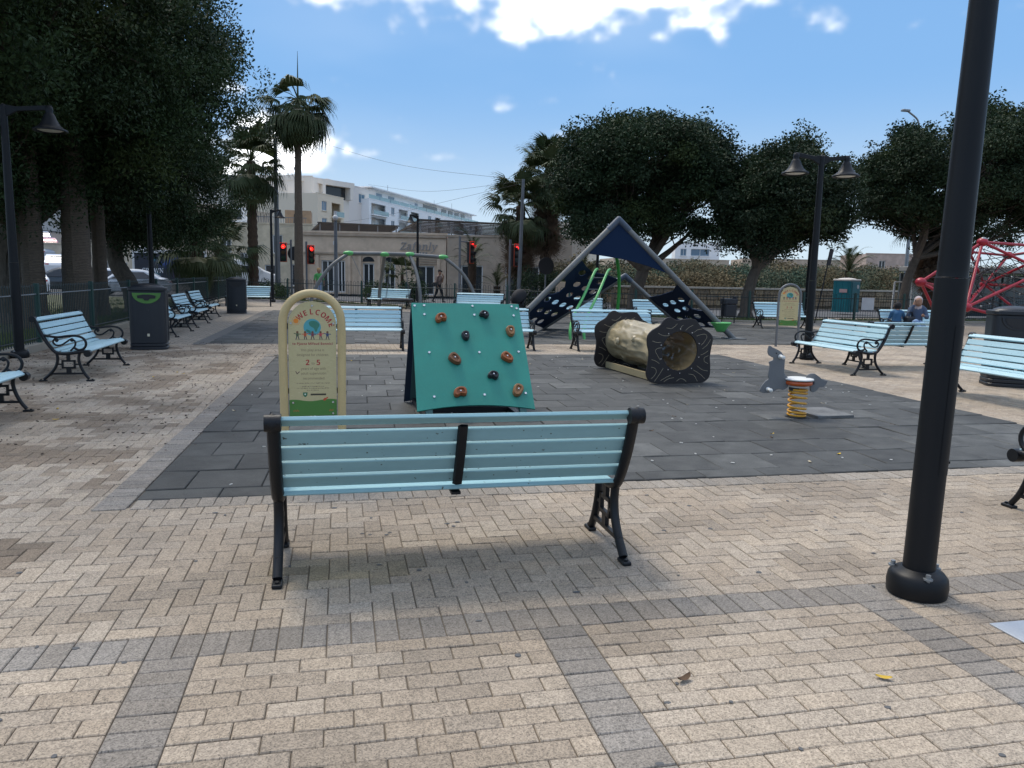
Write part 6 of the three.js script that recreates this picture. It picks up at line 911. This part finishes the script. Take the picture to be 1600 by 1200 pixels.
// bus shelter and frame behind the right fence
{
  const o = thing('bus_shelter', 'grey glazed bus shelter behind the red climber', 'bus shelter', 31.2, 29.2, -0.06);
  mesh('roof', rbox(9.6, 0.24, 2.2, 0.04, 0, 2.3, 0), mat(0.3, 0.29, 0.27), o); for (let i = 0; i < 6; i++) { mesh('post', box(0.1, 2.2, 0.1, -4.6 + i * 1.84, 1.1, 0.8), M.greyPole, o); }
  const gl = new THREE.MeshPhysicalMaterial({ color: LIN(0.5, 0.58, 0.6), roughness: 0.06, transmission: 0.7, thickness: 0 }); for (let i = 0; i < 5; i++) mesh('glass_panel', box(1.7, 1.7, 0.02, -3.68 + i * 1.84, 1.2, -0.9), gl, o); mesh('glass_panel', box(0.02, 1.7, 1.5, -4.75, 1.2, 0), gl, o);
  mesh('back_wall', box(9.4, 2.1, 0.1, 0, 1.05, -1.1), mat(0.1, 0.115, 0.12), o); mesh('seat', box(5, 0.08, 0.4, 0.5, 0.5, -0.5), M.greyPole, o); mesh('route_panel', box(0.9, 0.5, 0.06, 2.2, 1.75, -0.6), mat(0.6, 0.6, 0.6), o);
  const f = thing('goal_frame', 'white rectangular tube frame beyond the fence left of the shelter', 'frame', 25.2, 28.6, -0.1); mesh('tube', [bar([-0.5, 0, 0], [-0.45, 1.65, 0], 0.045), bar([-0.45, 1.65, 0], [0.45, 1.65, 0], 0.035), bar([0.45, 0, 0], [0.45, 1.65, 0], 0.035)], M.white, f);
  for (const [x, d, w, t] of [[18.9, 31.2, 5.0, 'white van roof passing behind the stone wall, left'], [35, 40, 5, 'white van roof passing behind the stone wall, right']]) { }
}
// ---------------------------------------------------------------- vehicles
const cp = (h = 1.45) => { const s = new THREE.Shape(); s.moveTo(-2.05, 0.3); s.lineTo(-2.08, 0.62); s.bezierCurveTo(-2.05, 0.82, -1.7, 0.88, -1.15, 0.92); s.bezierCurveTo(-0.85, 1.15, -0.55, h - 0.05, -0.1, h); s.bezierCurveTo(0.6, h + 0.03, 1.1, h - 0.05, 1.55, 1.0); s.bezierCurveTo(1.85, 0.95, 2.05, 0.9, 2.08, 0.7); s.lineTo(2.06, 0.3); s.lineTo(1.65, 0.28); s.absarc(1.28, 0.3, 0.36, 0, Math.PI, false); s.lineTo(-0.95, 0.28); s.absarc(-1.3, 0.3, 0.36, 0, Math.PI, false); s.lineTo(-2.05, 0.3); return s; };
function makeCar(label, x, d, turn, col, y = 0, pitch = 0) {
  const o = thing('parked_car', label, 'car', x, d, turn, 'cars on the road behind the left trees', y - 0.1); o.rotation.order = 'YXZ'; o.rotation.z = pitch;
  const paint = new THREE.MeshPhysicalMaterial({ color: LIN(...col), roughness: 0.3, clearcoat: 0.7 });
  const b = prism(cp(), 1.5, 0.09, 8); b.translate(0, 0, -0.75); const p = b.attributes.position; for (let i = 0; i < p.count; i++) if (p.getY(i) > 0.95) p.setZ(i, p.getZ(i) * (1 - (p.getY(i) - 0.95) * 0.42)); b.computeVertexNormals(); mesh('body', b, paint, o);
  const side = poly([[-0.95, 0.97], [-0.35, 1.36], [0.75, 1.37], [1.3, 1.0]]); for (const s of [-1, 1]) mesh('side_window', at(prism(side, 0.02), 0, 0, s > 0 ? 0.79 : -0.81).applyMatrix4(new THREE.Matrix4().set(1, 0, 0, 0, 0, 1, 0, 0, 0, -s * 0.36, 1, s * 0.38, 0, 0, 0, 1)), M.paneDark, o);
  mesh('windscreen', at(new RoundedBoxGeometry(0.02, 0.66, 1.3, 1, 0.008), -0.66, 1.18, 0, 0, 0, -0.98), M.paneDark, o); mesh('rear_window', at(new RoundedBoxGeometry(0.02, 0.5, 1.25, 1, 0.008), 1.35, 1.19, 0, 0, 0, 0.72), M.paneDark, o);
  for (const [wx, wz] of [[-1.3, 0.78], [-1.3, -0.78], [1.28, 0.78], [1.28, -0.78]]) { const w = mesh('wheel', cyl(0.31, 0.31, 0.2, wx, 0.31, wz, 18, H), M.black, o); mesh('rim', cyl(0.19, 0.19, 0.21, wx, 0.31, wz, 12, H), M.galv, w); }
  for (const z of [-0.6, 0.6]) { mesh('headlight', rbox(0.1, 0.14, 0.3, 0.03, -2.08, 0.7, z), M.white, o); mesh('tail_light', rbox(0.08, 0.16, 0.28, 0.03, 2.12, 0.76, z), mat(0.35, 0.01, 0.01), o); }
  mesh('bumper', [rbox(0.1, 0.18, 1.55, 0.04, -2.12, 0.42, 0), box(0.02, 0.1, 0.5, -2.18, 0.46, 0)], M.black, o);
  return o;
}
makeCar('dark grey hatchback between the two thick palm trunks', -17.6, 50.2, 0.25, [0.03, 0.035, 0.036]);
makeCar('white car coming down the hill street, lowest of the row', -21.6, 61.5, -1.25, [0.7, 0.7, 0.7], 0.95);
makeCar('silver-grey car behind the white car on the hill street', -24.7, 70, -1.22, [0.3, 0.34, 0.38], 1.95);
makeCar('pinkish red car higher on the hill street', -27, 76.5, -1.22, [0.5, 0.12, 0.14], 2.65);
makeCar('dark blue car highest on the hill street', -30.0, 84, -1.22, [0.04, 0.06, 0.12], 3.5);
makeCar('white car at the far left edge behind the forked trunk', -21.6, 52.5, -0.3, [0.7, 0.7, 0.7]);
makeCar('white car seen between the forked trunk and the leftmost palm trunk', -18.2, 46, -1.1, [0.68, 0.68, 0.68]);
makeCar('white saloon right of the slim palm trunk', -16.6, 56, 0.1, [0.68, 0.69, 0.7]);
makeCar('pale silver car behind the left fence, low in front of the bus', -12.8, 46.5, 0.12, [0.5, 0.52, 0.54]);
{ // advertising truck
  const c = document.createElement('canvas'); c.width = 1024; c.height = 512; const x = c.getContext('2d');
  x.fillStyle = '#20242f'; x.fillRect(0, 0, 1024, 512);
  for (const [cx, cy, r, col] of [[260, 120, 90, '#4fa3ad'], [300, 420, 110, '#5fa9b0'], [430, 200, 170, '#2a4a8c'], [560, 160, 150, '#3d5fae'], [720, 260, 150, '#8a5aa0'], [820, 380, 140, '#a55f96'], [900, 150, 130, '#6d2f5c'], [760, 420, 120, '#c58bb4'], [620, 420, 140, '#3b1f3c'], [980, 380, 120, '#8c3f52']]) { const g = x.createRadialGradient(cx, cy, 4, cx, cy, r); g.addColorStop(0, col); g.addColorStop(1, 'rgba(30,30,45,0)'); x.fillStyle = g; x.fillRect(cx - r, cy - r, 2 * r, 2 * r); }
  x.fillStyle = '#e8ecee'; x.font = '120px serif'; x.textBaseline = 'middle'; x.fillText('CROWN', 100, 340, 310); x.font = '56px serif'; x.fillText('Poker', 600, 360); x.fillRect(590, 320, 160, 4);
  const t = new THREE.CanvasTexture(c); t.colorSpace = THREE.SRGBColorSpace;
  const o = thing('advertising_truck', 'white-topped advertising truck with a dark blue and purple poster', 'truck', -13.6, 61.5, 0.22);
  mesh('cargo_box', [rbox(5.2, 2.3, 2.2, 0.05, 0, 1.75, 0)], M.white, o); const pg = new THREE.BoxGeometry(4.9, 1.95, 0.03); pg.translate(0, 1.66, 1.12); mesh('poster', pg, new THREE.MeshStandardMaterial({ map: t, roughness: 0.5 }), o, true);
  mesh('roof_cap', [rbox(1.0, 0.25, 2.0, 0.08, -1.9, 3.0, 0), rbox(0.7, 0.25, 2.0, 0.08, 2.0, 3.0, 0)], M.white, o); mesh('chassis', box(5, 0.3, 1.9, 0, 0.5, 0), M.black, o); for (const [wx, wz] of [[-1.7, 0.9], [1.7, 0.9], [-1.7, -0.9], [1.7, -0.9]]) mesh('wheel', cyl(0.42, 0.42, 0.26, wx, 0.32, wz, 18, H), M.black, o);
  mesh('cab', [rbox(1.4, 1.9, 2.1, 0.12, 3.4, 1.25, 0)], mat(0.3, 0.07, 0.04), o); mesh('cab_window', box(0.8, 0.6, 2.14, 3.5, 1.7, 0), M.paneDark, o);
}
{ const o = thing('white_van', 'white van with a sloping roof at the foot of the old town house', 'van', -8.2, 62, 0.05); mesh('body', at(prism([[-2.4, 0.35], [2.3, 0.35], [2.35, 1.15], [1.5, 1.45], [0.4, 2.2], [-2.4, 2.35]], 1.7, 0.08), 0, 0, -0.85), M.white, o); mesh('side_window', box(1.0, 0.5, 1.9, 0.4, 1.6, 0), M.paneDark, o); for (const [wx, wz] of [[-1.5, 0.8], [1.4, 0.8], [-1.5, -0.8], [1.4, -0.8]]) mesh('wheel', cyl(0.36, 0.36, 0.24, wx, 0.3, wz, 16, H), M.black, o); }
{ const o = thing('utility_cabinet', 'grey electric cabinet beside the advertising truck', 'cabinet', -17.0, 60.8, 0.2); mesh('cabinet_body', rbox(1.0, 1.9, 0.6, 0.03, 0, 0.95, 0), M.galv, o); mesh('door', [box(0.44, 1.6, 0.03, -0.24, 0.95, 0.31), box(0.44, 1.6, 0.03, 0.24, 0.95, 0.31)], M.galv, o); }
{ const o = thing('flag_pole', 'thin white pole between the two thick palm trunks', 'pole', -9.55, 21.8, 0); mesh('pole', bar([0, 0, 0], [-0.12, 5, 0], 0.045, 8), M.white, o); }

// ---------------------------------------------------------------- small things on the ground
{
  const leafG = (l, w, curl) => { const g = new THREE.PlaneGeometry(l, w, 8, 4), p = g.attributes.position; for (let i = 0; i < p.count; i++) { const u = p.getX(i) / l * 2, q = Math.sqrt(Math.max(0, 1 - u * u * 0.96)); p.setXYZ(i, p.getX(i), 0.004 + curl * (u * u) * 0.5 + Math.abs(p.getY(i)) * 0.35, p.getY(i) * q); } g.computeVertexNormals(); return g; };
  const yel = mat(0.55, 0.36, 0.04, { side: THREE.DoubleSide }), brn = mat(0.09, 0.05, 0.025, { side: THREE.DoubleSide }), pal = mat(0.5, 0.42, 0.28, { side: THREE.DoubleSide });
  const put = (g, m, x, d, t, label, group) => { const o = mesh('fallen_leaf', g, m); o.position.set(x, 0.003, -d); o.rotation.y = t; tag(o, label, 'leaf', group); };
  const A = leafG(0.06, 0.026, 0.012), B = leafG(0.055, 0.022, 0.02), C = leafG(0.07, 0.03, 0.03);
  put(A, yel, 1.22, -0.66, -0.5, 'bright yellow fallen leaf on the foreground paving near the dark band'); put(C, brn, 0.44, -0.53, 0.4, 'dark curled fallen leaf on the foreground paving at centre');
  for (let i = 0; i < 70; i++) { const d = rr(2.6, 14), x = rr(-5.8, 6.4); put([A, B][i % 2], i % 5 === 0 ? yel : i % 3 ? pal : brn, x, d, rr(0, 6), 'small dry fallen leaf scattered on the paving or rubber tiles', 'scattered fallen leaves'); }
  const bits = []; for (let i = 0; i < 900; i++) { const d = 3 + 11 * Math.pow(rnd(), 0.8), x = -6 + 4.2 * Math.pow(rnd(), 1.3); bits.push(box(rr(0.008, 0.03), 0.006, rr(0.006, 0.016), x, 0.006, -d, 0, rr(0, 3))); } stuff(tag(mesh('leaf_litter', bits, mat(0.05, 0.03, 0.02)), 'dark leaf crumbs and seeds scattered under the big tree', 'litter'));
  const wb = []; for (let i = 0; i < 120; i++) wb.push(box(rr(0.01, 0.03), 0.005, rr(0.008, 0.02), rr(-1.9, 6.6), 0.014, -rr(2.5, 11), 0, rr(0, 3))); stuff(tag(mesh('pale_litter', wb, mat(0.6, 0.58, 0.52)), 'tiny pale bits of litter on the rubber tiles', 'litter'));
  const gum = []; for (let i = 0; i < 70; i++) { const g = cyl(1, 1, 0.002, 0, 0, 0, 9); const p = g.attributes.position; for (let k = 0; k < p.count; k++) { const a = Math.atan2(p.getZ(k), p.getX(k)), s = 0.8 + 0.5 * vnoise(a * 1.2 + 5, i); p.setX(k, p.getX(k) * s); p.setZ(k, p.getZ(k) * s); } g.scale(rr(0.006, 0.017), 1, rr(0.006, 0.014)); g.translate(rr(-3, 3.5), 0.0022, -rr(-1.2, 2)); gum.push(g); } stuff(tag(mesh('gum_spots', gum, mat(0.10, 0.10, 0.10, { roughness: 0.9 })), 'flat dark chewing gum spots trodden onto the foreground paving', 'gum'));
  const dr = thing('drain_cover', 'pale metal cover plate set in the paving at the right edge', 'cover', 2.12, -0.47, 0); mesh('plate', rbox(0.4, 0.008, 0.3, 0.003, 0.12, 0.004, 0), mat(0.6, 0.62, 0.64, { roughness: 0.5, metalness: 0.3, map: mottle }), dr);
  const tw = mesh('twig', tube([[-1.03, 0.006, 1.02], [-0.93, 0.012, 1.0], [-0.84, 0.008, 1.03]], 0.004, 10, 5), brn); tag(tw, 'thin brown twig at the bottom edge left of centre', 'twig');
}
renderer.render(scene, camera);
